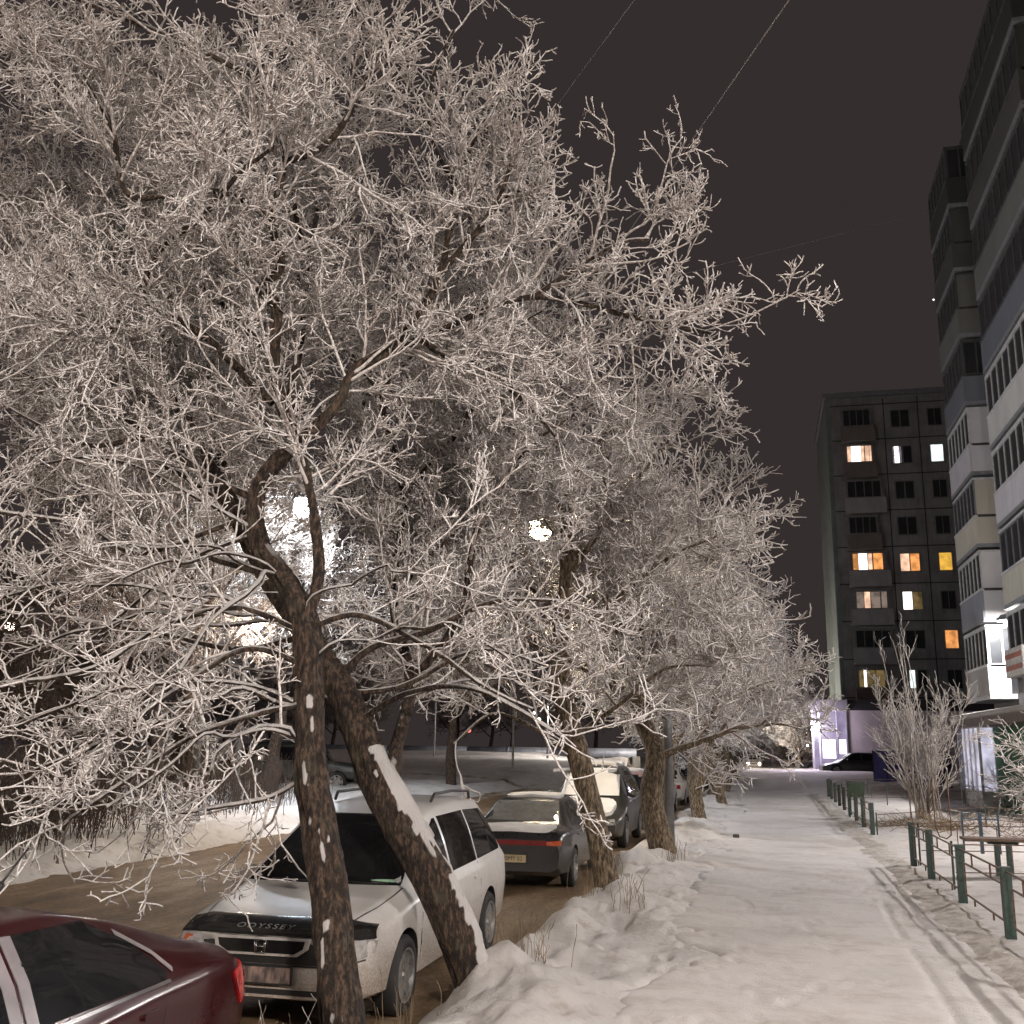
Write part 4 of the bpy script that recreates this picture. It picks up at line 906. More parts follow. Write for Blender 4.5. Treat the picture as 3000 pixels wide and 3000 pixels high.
# the rest of the queue
cars = [('dull pink-red car behind the snow-covered one, half hidden by a trunk', (-3.8, 29.4, 0), 0, (.34, .20, .18), 'wagon', 1.5),
        ('silver car in the parked queue with a bright chrome glint', (-3.8, 35.4, 0), 0, (.30, .31, .30), False, 1.42),
        ('beige car in the parked queue glimpsed between two trunks', (-3.7, 41.2, 0), math.pi, (.45, .41, .36), False, 1.42),
        ('black tall car with red rear lights far along the parked queue', (-3.3, 56.0, 0), math.pi, (.02, .02, .02), 'wagon', 1.7),
        ('dark car under snow in the parked queue beyond the beige one', (-3.8, 47.0, 0), 0, (.05, .05, .055), 'wagon', 1.5)]
for k, (lab, loc, rz, c, ht, H) in enumerate(cars):
    p = paint('paint_%d' % k, c, (.2, .18, .16), (.3, .9), .6)
    loc = (loc[0], loc[1]+(4.5 if rz else 0), float(h_road(-3.8, loc[1])))
    o, B, cb, t2, ye = sedan(lab, loc, rz, p, L=4.4, H=H, hatch=ht, detail=False)
    if k in (0, 1, 4): decal(B, 'top', rrect(-.47, .47, 2.3, 3.0, .15), .04, 'roof_snow', M['snowclean'], o, .06, .15, noise=1)
# dark SUV at the crossing, and cars beyond
zc = float(h_road(0*1., 76.))
Pk = paint('black_paint', (.018, .018, .02), (.16, .14, .13), (.3, .8), .5)
sv, B, cb, t2, ye = sedan('black long car standing across the end of the pavement by the violet shopfront', (4.0, 75.6, .50), R_(-84), Pk, L=4.9, W=.92, H=1.55, hatch='wagon', hood=.95, name='crossing_car', group=None, wr=.35)
sedan('dark car parked beyond the black one, left of the shopfront', (2.9, 88., .42), R_(-80), Pk, L=4.5, H=1.42, detail=False, name='distant_car', group='cars far away at the crossing')
w1, B, cb, t2, ye = sedan('white car glowing with snow and red lights beyond the walking person', (-.6, 108, .18), R_(0), paint('white2', (.8, .74, .70)), L=4.4, H=1.5, detail=False, name='distant_car', group='cars far away at the crossing')
M['headl'] = emis('car_headlight', (1, .86, .72), 30)
for sg in (-1, 1): MB().lathe([(0, -.02), (.10, -.015), (.11, .02)], 12, 'y', (sg*.55, B.front(.55, .58)-.03, .58)).build('lit_headlight', M['headl'], w1, True)
sedan('pale car with a red glow just right of the walking person', (4.4, 112, .18), R_(20), paint('pale2', (.6, .5, .48)), L=4.4, H=1.45, detail=False, name='distant_car', group='cars far away at the crossing')
# off-road car on the far side of the road
def offroad():
    r = empty('offroad_car', (-15.9, 41.2, .30), R_(101), 'dark boxy off-road car beyond the road with a spare wheel on its back', 'off-road car')
    P = paint('deep_green_paint', (.022, .026, .022), (.07, .065, .06), (.4, 1.2), .5, .4, .3)
    st = [(0, .50, .85, .95, .72, .60), (.1, .48, .95, 1.05, .80, .68), (1.2, .48, 1.08, 1.18, .84, .72), (1.35, .48, 1.12, 1.45, .85, .72), (1.6, .48, 1.12, 1.86, .85, .70), (2.0, .48, 1.12, 1.92, .86, .70), (4.0, .48, 1.12, 1.92, .86, .70), (4.15, .50, 1.12, 1.86, .85, .70), (4.22, .55, 1.0, 1.3, .82, .68)]
    B = Body(st, 4.22, 1); B.mesh('body', P, r, (.75, 3.3), .38)
    for sg in (-1, 1):
        for a, b in ((1.72, 2.35), (2.45, 3.1), (3.2, 3.95)): decal(B, 'side', rrect(a, b, 1.2, 1.72, .05), .006, 'side_window', M['glass'], r, sg=sg)
        for y in (.75, 3.3): wheel(r, sg*.87, y, .39, sg, 6, wd=.24)
        MB().tube([(sg*.62, 1.8, 1.97), (sg*.62, 4.0, 1.97)], .025, 8).build('roof_rail', M['trimblack'], r, True)
    MB().box(-.7, .7, 1.75, 4.0, 1.99, 2.02).build('roof_rack', M['snowclean'], r)
    decal(B, 'front', [(-.6, 1.2), (.6, 1.2), (.56, 1.74), (-.56, 1.74)], .006, 'windscreen', M['glass'], r)
    MB().box(-.80, .80, 4.18, 4.36, .50, .66).build('rear_bumper', M['trimblack'], r, bevel=.02)
    MB().box(-.80, .80, -.20, .03, .50, .68).build('front_bumper', M['trimblack'], r, bevel=.02)
    sp_ = wheel(r, 0, 0, .38, 1, 6, wd=.22); sp_.location = (.1, 4.45, 1.08); sp_.rotation_euler = (0, 0, R_(90)); sp_.name = 'spare_wheel'
    return r
offroad()
lowc, B, cb, t2, ye = sedan('dark low car beyond the road, seen left of the nearest trunk, with glinting lamps', (-27.9, 50.5, .45), R_(-75), Pk, L=4.6, H=1.45, detail=False, name='parked_car', group=None)
# ------------------------------------------------------------------ buildings
def conc(name, c, var=.25, sc=.8):
    t = NT(name); v = t.coord(); a = t.noise(v, sc, 6, .65); b = t.noise(t.coord('Object', (3, 3, .5)), 1.2, 4, .6); g = t.noise(v, 30, 3)
    k = t.math('ADD', t.math('MULTIPLY', a, .6), t.math('ADD', t.math('MULTIPLY', b, .3), t.math('MULTIPLY', g, .1)))
    t.col(t.ramp(k, [(.35, tuple(x*(1-var) for x in c)), (.62, tuple(min(1, x*(1+var)) for x in c))])); t.b.inputs['Roughness'].default_value = .85
    t.bump(g, .4, .01); return t.m
M['conc'] = conc('panel_concrete', (.20, .195, .18)); M['conc2'] = conc('green_grey_render', (.20, .225, .215), .3)
M['winglass'] = simple('window_glass', (.03, .032, .035), .12, 0, .3, 1)
M['whiteframe'] = simple('white_frame', (.62, .60, .60), .5); M['greyframe'] = simple('grey_frame', (.22, .22, .23), .6); M['shadeframe'] = simple('shaded_frame', (.07, .07, .07), .7)  # last frame colour is darkened to carry the shade of the upper floors
PAR = [conc('parapet_%d' % i, c, .14) for i, c in enumerate([(.60, .57, .54), (.26, .26, .29), (.56, .51, .42), (.58, .54, .56), (.15, .155, .18), (.15, .145, .135), (.075, .07, .065), (.045, .042, .04)])]  # upper floors darkened: the fade of lamplight is put into the colours
ENDP = [conc('endpanel_%d' % i, c, .08) for i, c in enumerate([(.78, .76, .76), (.72, .69, .68), (.55, .50, .42), (.66, .62, .64), (.16, .165, .19), (.14, .135, .125), (.07, .07, .065), (.04, .04, .04)])]  # end panels take the same painted fall-off towards the top
bl = empty('apartment_building', (9.0, 20, 0), 0, 'tall panel apartment building along the right edge with stacked glazed balconies', 'building')
def off(b, o): b.v = [(x-o[0], y-o[1], z-o[2]) for x, y, z in b.v]; return b
BO = (9.0, 20, 0)
def bb(x0, x1, y0, y1, z0, z1, name, mat, par=None, bevel=0): return off(MB().box(x0, x1, y0, y1, z0, z1), BO).build(name, mat, par or bl, bevel=bevel)
bb(9.0, 21, -14, 44.6, -.3, 25.7, 'wall', M['conc']); bb(8.75, 21.2, -14.2, 44.85, 25.7, 26.1, 'roof', M['greyframe'])
bb(8.94, 8.998, -14, 44.6, .0, 1.15, 'plinth', M['greyframe'])
def balcony(y0, y1, z, k, nd, x0=7.95, x1=8.997, endwin=False):
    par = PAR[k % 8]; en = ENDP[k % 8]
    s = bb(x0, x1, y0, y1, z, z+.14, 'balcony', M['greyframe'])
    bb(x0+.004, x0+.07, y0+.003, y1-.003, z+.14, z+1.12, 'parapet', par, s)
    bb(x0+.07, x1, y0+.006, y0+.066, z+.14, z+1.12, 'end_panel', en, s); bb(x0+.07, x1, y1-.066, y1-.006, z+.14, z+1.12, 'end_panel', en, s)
    bb(x0-.02, x0+.10, y0-.02, y1+.02, z+1.12, z+1.19, 'sill', M['whiteframe'] if k < 4 else M['shadeframe'], s)
    bb(x0+.02, x1-.002, y0+.02, y1-.02, z+2.52, z+2.60, 'head', M['whiteframe'] if k < 4 else M['shadeframe'], s)
    bb(x0+.055, x0+.068, y0+.05, y1-.05, z+1.19, z+2.52, 'pane', M['winglass'], s)
    if endwin: bb(x0+.08, x1-.01, y0+.045, y0+.058, z+1.19, z+2.52, 'pane', M['winglass'], s)
    else: bb(x0+.07, x1-.004, y0+.010, y0+.062, z+1.22, z+2.52, 'end_panel', en, s)
    n = nd
    m = MB()
    for i in range(n+1):
        yy = y0+.03+(y1-y0-.06)*i/n; m.box(x0+.03, x0+.08, yy-.028, yy+.028, z+1.19, z+2.52)
    if endwin:
        for xx in (x0+.10, x0+.55, x1-.05): m.box(xx-.03, xx+.03, y0+.02, y0+.075, z+1.19, z+2.52)
    m.box(x0+.026, x0+.084, y0+.002, y1-.002, z+1.19, z+1.235).box(x0+.026, x0+.084, y0+.002, y1-.002, z+2.47, z+2.515)
    if endwin: m.box(x0+.03, x1-.02, y0+.018, y0+.077, z+1.19, z+1.235).box(x0+.03, x1-.02, y0+.018, y0+.077, z+2.47, z+2.515)
    off(m, BO).build('frame', M['whiteframe'] if k in (0, 1, 3) else M['greyframe'] if k < 4 else M['shadeframe'], s)
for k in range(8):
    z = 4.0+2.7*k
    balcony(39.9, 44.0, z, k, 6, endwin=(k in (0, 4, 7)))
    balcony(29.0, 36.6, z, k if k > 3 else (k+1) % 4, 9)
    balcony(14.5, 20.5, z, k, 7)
    if True:
        f = bb(8.95, 8.996, 37.5, 38.9, z+1.0, z+2.4, 'window', M['greyframe']); bb(8.93, 8.949, 37.6, 38.8, z+1.1, z+2.3, 'pane', M['winglass'], f)
        f = bb(8.95, 8.996, 23.6, 25.4, z+.9, z+2.4, 'window', M['greyframe']); bb(8.93, 8.949, 23.7, 25.3, z+1.0, z+2.3, 'pane', M['winglass'], f)
wl = empty('wall_lamp', (8.93, 38.3, 6.6), 0, 'glaring white lamp on the wall of the right-hand building above the entrance', 'lamp')
MB().tube([(.05, 0, .1), (-.3, 0, .25), (-.45, 0, .12)], .025, 8).build('arm', M['greyframe'], wl, True)
MB().lathe([(.02, .20), (.3, .15), (.44, .02), (.46, -.06)], 16, 'z', (-.45, 0, 0)).build('lamp_head', M['greyframe'], wl, True)
MB().lathe([(0.001, -.26), (.15, -.22), (.24, -.10), (.25, -.02), (.001, -.015)], 16, 'z', (-.45, 0, 0)).build('globe', emis('lamp_white', (1, .96, .94), 1300), wl, True)
wl2 = copy_tree(wl); wl2.location = (8.93, 22.2, 6.6); tag(wl2, 'added unseen lamp on the wall of the right-hand building, nearer the camera')  # added out of view to brighten garden, pavement and tree row
wl3 = copy_tree(wl); wl3.location = (8.93, 62-34, 6.6); bpy.data.objects.remove(wl3.children[0]) if False else None
wl3.location = (8.93, 6.0, 6.6); tag(wl3, 'added unseen lamp on the wall of the right-hand building, beside the camera')  # another added lamp, unseen, brightening the near trees from the right
lit2 = emis('lamp_white_near', (1, .94, .91), 1700)
for q in (wl2, wl3):
    for ch in q.children:
        if ch.name.startswith('globe'): ch.data = ch.data.copy(); ch.data.materials[0] = lit2
# entrance: glass lobby, snow-covered canopy, green wall, sign box on a pole
en = empty('entrance_porch', (8.2, 38, .3), 0, 'ground-floor entrance with snow-covered canopy and green wall, behind the bush on the right', 'porch'); EO = (8.2, 38, .3)
def eb(x0, x1, y0, y1, z0, z1, name, mat, par=None, bevel=0): return off(MB().box(x0, x1, y0, y1, z0, z1), EO).build(name, mat, par or en, bevel=bevel)
M['greenwall'] = conc('green_sheeting', (.05, .16, .085), .4, 2.); M['redband'] = simple('red_paint', (.42, .12, .08), .6)
eb(7.0, 8.93, 29, 42.2, 3.0, 3.28, 'canopy', conc('canopy_brown', (.22, .18, .17)), bevel=.02)
eb(6.95, 8.93, 29, 42.25, 3.284, 3.46, 'canopy_snow', M['snowclean'], bevel=.06)
eb(7.7, 8.92, 29, 38.6, .1, 2.99, 'green_wall', M['greenwall'])
wnd = eb(7.25, 8.92, 38.65, 41.9, .9, 2.98, 'glazing', emis('lobby_light', (.78, .76, .95), .9, .5)); m = MB()
for yy in (38.66, 39.5, 40.3, 41.1, 41.88): m.box(7.19, 7.26, yy-.03, yy+.03, .2, 2.98)
for xx in (7.24, 7.7, 8.2, 8.7): m.box(xx-.03, xx+.03, 38.585, 38.66, .2, 2.98)
off(m, EO).build('frame', M['whiteframe'], wnd); eb(7.2, 8.92, 38.6, 41.95, .1, .9, 'lobby_base', M['whiteframe'])
for yy in (29.3, 41.8): eb(7.1, 7.25, yy, yy+.15, .1, 3.0, 'pillar', M['greyframe'])
sg_ = empty('sign_box', (7.9, 32, 3.46), 0, 'white sign box with red bands standing on a grey pole above the porch', 'sign')
o = MB().box(-.85, 1.0, -1.1, 1.0, .80, 1.60).build('box', M['whiteframe'], sg_, bevel=.02)
for z in (1.38, 1.05):
    MB().box(-.862, -.852, -1.0, .9, z-.07, z+.07).build('red_band', M['redband'], sg_); MB().box(-.75, .9, -1.112, -1.102, z-.07, z+.07).build('red_band', M['redband'], sg_)
MB().box(-.65, -.52, .55, .68, .0, .80).build('pole', M['greyframe'], sg_); MB().box(.6, .73, .55, .68, .0, .80).build('pole', M['greyframe'], sg_)

# far nine-storey block
FO = (6.3, 85, 0); fb = empty('apartment_block', FO, 0, 'dark nine-storey apartment block in the distance with a few lit windows', 'building')
def fx(x0, x1, y0, y1, z0, z1, name, mat, par=None): return off(MB().box(x0, x1, y0, y1, z0, z1), FO).build(name, mat, par or fb)
fx(6.32, 24, 85, 98, -.2, 30.2, 'wall', conc('far_concrete', (.27, .26, .25), .35, .5)); fx(6.1, 24.2, 84.7, 98.2, 30.2, 30.6, 'roof', M['greyframe'])
fx(6.27, 6.317, 85.02, 97.98, 5.2, 30.1, 'side_render', M['conc2']); fx(6.3, 6.62, 84.93, 84.99, 5.2, 30.1, 'corner_strip', M['conc2'])
m = MB()
for k in range(9): m.box(6.63, 23.9, 84.975, 84.998, 6.05+2.93*k, 6.13+2.93*k)
for x in (10.75, 13.35, 15.9, 19.0): m.box(x-.04, x+.04, 84.97, 84.997, 5.3, 30.0)
off(m, FO).build('panel_joints', simple('joint_tar', (.05, .05, .05), .9), fb)
WC = {'warm': emis('warm_window', (1, .62, .42), 1.4, .5), 'orange': emis('orange_window', (1, .40, .12), 1.2, .6), 'yellow': emis('yellow_window', (1, .55, .08), 1.1, .4), 'white': emis('white_window', (.85, .95, .92), 1.5, .3),
      'violet': emis('violet_window', (.55, .45, .62), .35, .4), 'dim': emis('dim_window', (.80, .62, .50), .30, .5), 'gold': emis('dim_gold_window', (.8, .55, .22), .22, .7), 'hot': emis('bulb_window', (1, .92, .85), 3.0)}
M['farframe'] = simple('far_frame', (.20, .19, .18), .7); M['farpar'] = conc('far_parapet', (.36, .34, .34), .2); M['farpar2'] = conc('far_parapet_brown', (.20, .165, .15), .2)
def fwin(x0, x1, z0, z1, panes):
    f = fx(x0, x1, 84.9, 84.985, z0, z1, 'window', M['farframe'])
    for a, b, c in panes: fx(x0+(x1-x0)*a, x0+(x1-x0)*b, 84.86, 84.898, z0+.08, z1-.08, 'pane', WC[c] if c else M['winglass'], f)
dark2 = [(.06, .47, None), (.53, .94, None)]; dark4 = [(.03, .24, None), (.27, .49, None), (.52, .73, None), (.76, .97, None)]
rowz = [28.2, 25.2, 22.3, 19.4, 16.5, 13.5, 10.5, 7.5]
for k, zc_ in enumerate(rowz):
    pn = {1: [(.10, .22, 'warm'), (.24, .58, 'hot'), (.60, .70, 'warm'), (.74, .88, 'warm'), (.90, .96, 'warm')], 4: [(.06, .20, 'orange'), (.22, .46, 'hot'), (.49, .60, 'warm'), (.64, .90, 'orange')],
          5: [(.10, .30, 'dim'), (.32, .48, 'warm'), (.51, .76, 'dim'), (.80, .95, 'dim')], 7: [(.05, .20, 'gold'), (.22, .30, 'hot'), (.34, .60, 'gold'), (.64, .92, 'gold')]}.get(k, dark4)
    x1 = 10.1 if k in (2, 4, 5, 6) else 9.6
    b_ = fx(7.3, x1+.3, 84.0, 84.99, zc_-1.95, zc_-1.83, 'balcony', M['farframe'])
    fx(7.3, x1+.3, 83.93, 83.995, zc_-1.95, zc_-.72, 'parapet', M['farpar'] if k in (2, 4, 5, 6) else M['farpar2'], b_)
    f = fx(7.45, x1+.1, 84.1, 84.2, zc_-.70, zc_+.80, 'glazing', M['farframe'], b_)
    fwin2 = [(7.5+(x1-7.5)*a, 7.5+(x1-7.5)*b, c) for a, b, c in pn]
    for a, b, c in fwin2: fx(a, b, 84.05, 84.098, zc_-.62, zc_+.62, 'pane', WC[c] if c else M['winglass'], b_)
    fwin(11.2, 12.7, zc_-.75, zc_+.75, {1: [(.02, .45, 'violet'), (.10, .34, 'hot'), (.55, .95, None)], 4: [(.04, .47, 'warm'), (.53, .96, 'orange')], 5: [(.04, .47, 'hot'), (.53, .96, 'gold')], 7: [(.1, .35, 'white'), (.5, .9, None)]}.get(k, dark2))
    fwin(14.0, 15.1, zc_-.75, zc_+.75, {1: [(.1, .9, 'white')], 4: [(.1, .9, 'yellow')], 6: [(.1, .9, 'orange')]}.get(k, dark2))
# low shop annex
AO = (3.4, 78, 0); an = empty('shop_annex', AO, 0, 'low shop with a violet lit glass front and a long windowless brown wall', 'shop')
def ax(x0, x1, y0, y1, z0, z1, name, mat, par=None): return off(MB().box(x0, x1, y0, y1, z0, z1), AO).build(name, mat, par or an)
ax(6.05, 17.5, 78, 84.6, .0, 4.9, 'wall', conc('brown_wall', (.42, .37, .355), .12)); ax(3.5, 6.1, 77.6, 84.5, 4.86, 5.62, 'fascia', conc('grey_fascia', (.40, .38, .40), .15)); ax(6.1, 17.6, 77.7, 84.6, 4.9, 5.62, 'parapet', conc('dark_fascia', (.035, .033, .035), .3))
ax(3.9, 6.05, 79.2, 84.5, .2, 4.86, 'shop_interior', emis('violet_interior', (.58, .44, .76), .45, .35))
for a, b in ((3.78, 4.12), (4.2, 5.28), (5.42, 5.98)): ax(a, b, 78.05, 78.09, .6, 4.84, 'shop_window', emis('violet_glass', (.62, .50, .80), .50, .30))
ax(4.32, 5.2, 77.99, 78.04, 1.6, 2.9, 'lit_poster', emis('shop_white', (1, .97, 1), 2.2)); ax(5.45, 5.92, 77.99, 78.04, 1.9, 2.9, 'lit_poster', emis('shop_white_2', (1, .97, 1), 1.8))
for a in (3.70, 4.15, 5.33, 6.0): ax(a-.04, a+.04, 77.93, 78.04, .3, 4.86, 'mullion', M['whiteframe'] if a < 5 else M['greyframe'])
sl = empty('globe_lamp', (3.86, 77.4, 3.75), 0, 'round white lamp glowing violet at the corner of the shopfront', 'lamp')
me = bpy.data.meshes.new('globe'); bm = bmesh.new(); bmesh.ops.create_icosphere(bm, subdivisions=2, radius=.36); bm.to_mesh(me); bm.free(); me.materials.append(emis('violet_globe', (.86, .76, 1), 220)); o = bpy.data.objects.new('globe', me); C.objects.link(o); o.parent = sl
MB().tube([(0, .3, 0), (0, .62, 0)], .05, 8).build('bracket', M['greyframe'], sl, True)

# ------------------------------------------------------------------ fences and garden furniture
M['greenpaint'] = simple('green_paint', (.020, .040, .030), .5, 0, .5, 18, bump=.003); M['brownrail'] = simple('rusty_brown_rail', (.105, .062, .038), .6, 0, .55, 26, bump=.003)
M['bluegreen'] = simple('blue_green_paint', (.03, .055, .085), .5, 0, .4, 20)
def fence(name, label, P0, P1, posts, group=None, hh=.72, pw=.05, panels=True, thin=False):
    """posts: distances along the line; panel between each pair"""
    P0 = np.array(P0, float); P1 = np.array(P1, float); d = P1-P0; Lg = np.linalg.norm(d); d /= Lg
    az = math.atan2(d[1], d[0]); r = empty(name, (P0[0], P0[1], 0), az, label, 'fence', group)
    zz = lambda s: float(h_ground(P0[0]+d[0]*s, P0[1]+d[1]*s))
    for s in posts:
        z = zz(s); w_ = pw*(1 if not thin else .5)
        MB().box(s-w_, s+w_, -w_, w_, z-.25, z+hh).build('post', M['greenpaint'], r, bevel=.004)
    for a, b in zip(posts[:-1], posts[1:]):
        za, zb = zz(a), zz(b); m = MB(); q = .013 if not thin else .010; A_ = a+pw; B_ = b-pw
        zt = lambda s, h: za+(zb-za)*(s-a)/(b-a)+h
        def bar(s0, h0, s1, h1): m.tube([(s0, 0, zt(s0, h0)), (s1, 0, zt(s1, h1))], q, 4)
        bar(A_, hh-.05, B_, hh-.05)
        if panels:
            i0, i1 = a+(b-a)*.10, b-(b-a)*.10
            bar(i0, hh-.20, i1, hh-.20); bar(i0, .14, i1, .14); bar(i0, .14, i0, hh-.20); bar(i1, .14, i1, hh-.20)
            for t in (.30, .70): s = a+(b-a)*t; bar(s, hh-.05, s, hh-.20); bar(s, .14, s, .06)
        else:
            bar(A_, hh*.35, B_, hh*.35)
            for t in (.33, .66): s = a+(b-a)*t; bar(s, hh-.05, s, hh*.35)
        m.build('rail_panel', M['brownrail'], r)
    return r
FG = 'low green and brown metal fences around the gardens'
fence('garden_fence', 'nearest run of low green-posted fence along the pavement, right edge', (2.50, 7.4), (2.50, 19.9), [0, 2.6, 5.15, 7.85, 10.45, 12.4], FG)
fence('garden_fence', 'second run of low fence along the pavement beyond the gap', (2.5, 26.6), (2.75, 47), [0, 2.5, 5.0, 7.6, 10.2, 12.8, 15.4, 18, 20.4], FG, .72)
fence('garden_fence', 'fence running right from the far end of the nearest run', (2.62, 19.9), (10, 19.6), [0, 1.9, 3.8, 5.7, 7.3], FG, .70, .03, False, True)
fence('garden_fence', 'fence line running right behind the table with a thin top rail', (2.62, 16.6), (10, 16.4), [0, 2.4, 4.8, 7.2], FG, .66, .03, False, True)
fence('garden_fence', 'fence running right from the start of the second run', (2.6, 26.6), (10, 26.9), [0, 2.4, 4.8, 7.3], FG, .50, .03, False, True)
fence('garden_fence', 'farther cross fence with close bars behind the green bin', (2.8, 40.), (9, 39.6), [0, 1.5, 3.0, 4.5, 6.1], FG, .75, .03, False, True)
fence('garden_fence', 'farthest cross fence in front of the blue boarding', (2.8, 46.8), (9, 46.4), [0, 1.5, 3.0, 4.5, 6.1], FG, .75, .03, False, True)
# plank table with green legs
z0 = float(h_ground(4.9, 18.4)); tb = empty('plank_table', (4.1, 18.3, z0), 0, 'long brown plank table on paired green legs standing in the snow', 'table')
MB().box(-1.05, 2.4, -.22, .22, .52, .565).build('tabletop', M['brownrail'], tb, bevel=.01)
for x in (-.55, -.38, 1.7, 1.87): MB().box(x-.035, x+.035, -.05, .05, -.2, .50).build('leg', M['greenpaint'], tb, bevel=.005)
for x in (-.46, 1.78): MB().box(x-.22, x+.22, -.06, .06, .475, .52).build('crossbar', M['greenpaint'], tb)
# blue-green rail stand
z0 = float(h_ground(4.75, 22.)); rs = empty('rail_stand', (4.05, 22.2, z0), 0, 'small blue-green frame of three uprights beyond the table', 'frame')
for x, q in ((-.32, .016), (0, .03), (.32, .016)): MB().box(x-q, x+q, -q, q, -.2, .75).build('upright', M['bluegreen'], rs)
for z in (.22, .62): MB().tube([(-.32, 0, z), (.32, 0, z)], .012, 6).build('crossbar', M['bluegreen'], rs)
# hanging tyre-like loop on two thin stems (swing) in the garden
z0 = float(h_ground(3.6, 23.)); sw = empty('bent_rod_loop', (3.55, 23.3, z0), 0, 'thin bent rod making a loop in front of the frosted shrub', 'rod')
MB().tube([(-.14, 0, 1.4), (-.15, 0, .9), (-.15, 0, .42), (-.08, 0, .22), (.05, 0, .18), (.14, 0, .25), (.15, 0, .5), (.14, 0, 1.0), (.15, 0, 1.4)], .014, 6).build('rod', M['brownrail'], sw, True)
# green litter bin
z0 = float(h_ground(2.65, 33.4)); bn = empty('litter_bin', (2.72, 33.3, z0), 0, 'square dark green bin on posts at the corner of the far fence', 'bin')
m = MB(); m.add([(-.34, -.26, .60), (.34, -.26, .60), (.34, .26, .60), (-.34, .26, .60), (-.40, -.31, 1.02), (.40, -.31, 1.02), (.40, .31, 1.02), (-.40, .31, 1.02)], [(3, 2, 1, 0), (4, 5, 6, 7), (0, 1, 5, 4), (1, 2, 6, 5), (2, 3, 7, 6), (3, 0, 4, 7)])
bn.scale = (.62, .62, .95); m.build('tub', simple('mossy_green', (.025, .045, .02), .6, 0, .5, 9), bn, bevel=.02); MB().box(-.42, .42, -.33, .33, 1.02, 1.06).build('rim', M['trimblack'], bn)
for x in (-.33, .33):
    for y in (-.24, .24): MB().box(x-.03, x+.03, y-.03, y+.03, -.2, .60).build('leg', M['greenpaint'], bn)
# blue boarding
M['blue'] = conc('blue_boards', (.10, .085, .36), .3, 3.); M['blued'] = conc('dark_blue_boards', (.045, .04, .075), .3, 3.)
bf = empty('blue_boarding', (6.05, 61.5, .42), math.atan2(-8.5, 2.6), 'blue painted boarding half buried by a snow heap beyond the frosted shrub', 'fence')
for i in range(5):
    MB().box(i*1.76+.02, i*1.76+1.74, -.03, .03, .1, 1.75).build('board_panel', M['blue'] if i < 4 else M['blued'], bf); MB().box(i*1.76-.03, i*1.76+.03, -.05, .05, -.1, 1.8).build('post', M['blued'], bf)
MB().box(0, 8.8, -.06, .06, 1.752, 1.82).build('snow_cap', M['snowclean'], bf, bevel=.02)

# ------------------------------------------------------------------ shrubs, brush, weeds
def shrub(name, loc, n, H, spread, seed, mat, label, cat='shrub', group=None, r0=.018, dens=(5., 8.), lens=(.5, .2), rt=.009, droop=.0, lean=(0, 0), wig=.06, clump=.12, rmin=.006, el=(55, 88), lv=2, part='stems', k=3, t0=.15):
    rng = np.random.default_rng(seed); z = float(h_ground(loc[0], loc[1])); r = empty(name, (loc[0], loc[1], z), 0, label, cat, group)
    a = rng.uniform(0, 2*np.pi, n); e = np.radians(rng.uniform(*el, n)); d = np.stack([np.cos(a)*np.cos(e)*spread+lean[0], np.sin(a)*np.cos(e)*spread+lean[1], np.sin(e)], 1)
    st = np.stack([rng.normal(0, clump, n), rng.normal(0, clump, n), np.full(n, -.1)], 1)
    L = H*rng.uniform(.45, 1., n); A = Acc()
    P, Rr = grow(rng, st, d, L, np.full(n, r0), np.full(n, rmin), 9, wig, (0, 0, .35-droop*2.2), .1); A.add(*tubes(rng, P, Rr, 5))
    if lv > 0:
        pos, dd, t, rr, idx = kids(rng, P, Rr, L, dens[0], t0, (18, 50), (0, 0, .3-droop)); l = lens[0]*rng.uniform(.4, 1.4, len(pos))
        P, Rr = grow(rng, pos, dd, l, np.minimum(rr*.7, rt*1.3), np.full(len(pos), rt*.8), 5, wig*1.6, (0, 0, .4-droop*2.5), .15); A.add(*tubes(rng, P, Rr, k)); L = l
    if lv > 1:
        pos, dd, t, rr, idx = kids(rng, P, Rr, L, dens[1], .1, (20, 60), (0, 0, .2-droop)); l = lens[1]*rng.uniform(.4, 1.4, len(pos))
        P, Rr = grow(rng, pos, dd, l, np.full(len(pos), rt*.9), np.full(len(pos), rt*.6), 3, wig*2, (0, 0, .3-droop*2), .15); A.add(*tubes(rng, P, Rr, 3))
    A.obj(part, mat, r); return r
M['gfrost'] = frost_mat('greyish_frost', (.74, .69, .65), amount=.2)
shrub('frosted_shrub', (4.45, 32.5), 20, 3.8, .9, 5, M['gfrost'], 'frosted shrub with tall bare shoots in front of the dark block', r0=.028, rt=.012, dens=(5, 6.), lens=(.7, .26), el=(50, 84), clump=.08, t0=.38)
shrub('young_tree', (4.45, 32.0), 9, 5.6, .36, 6, M['gfrost'], 'few tall straight frosted shoots standing above the frosted shrub', cat='shrub', r0=.024, rt=.011, dens=(1.2, 2), lens=(.5, .2), el=(68, 88), clump=.25)
shrub('frosted_bush', (8.3, 28.0), 60, 3.0, 1.0, 7, M['gfrost'], 'wide frosted bush in front of the green wall at the right edge', r0=.022, rt=.012, dens=(4., 6.), lens=(.8, .3), el=(25, 80), droop=.25, lean=(-.25, 0), clump=.5)
shrub('frosted_bush', (8.4, 37.0), 30, 1.5, 1.0, 17, M['gfrost'], 'low frosted bush below the porch canopy, left of the green wall', r0=.02, rt=.011, dens=(4., 6.), lens=(.6, .25), el=(25, 80), droop=.2, clump=.5)
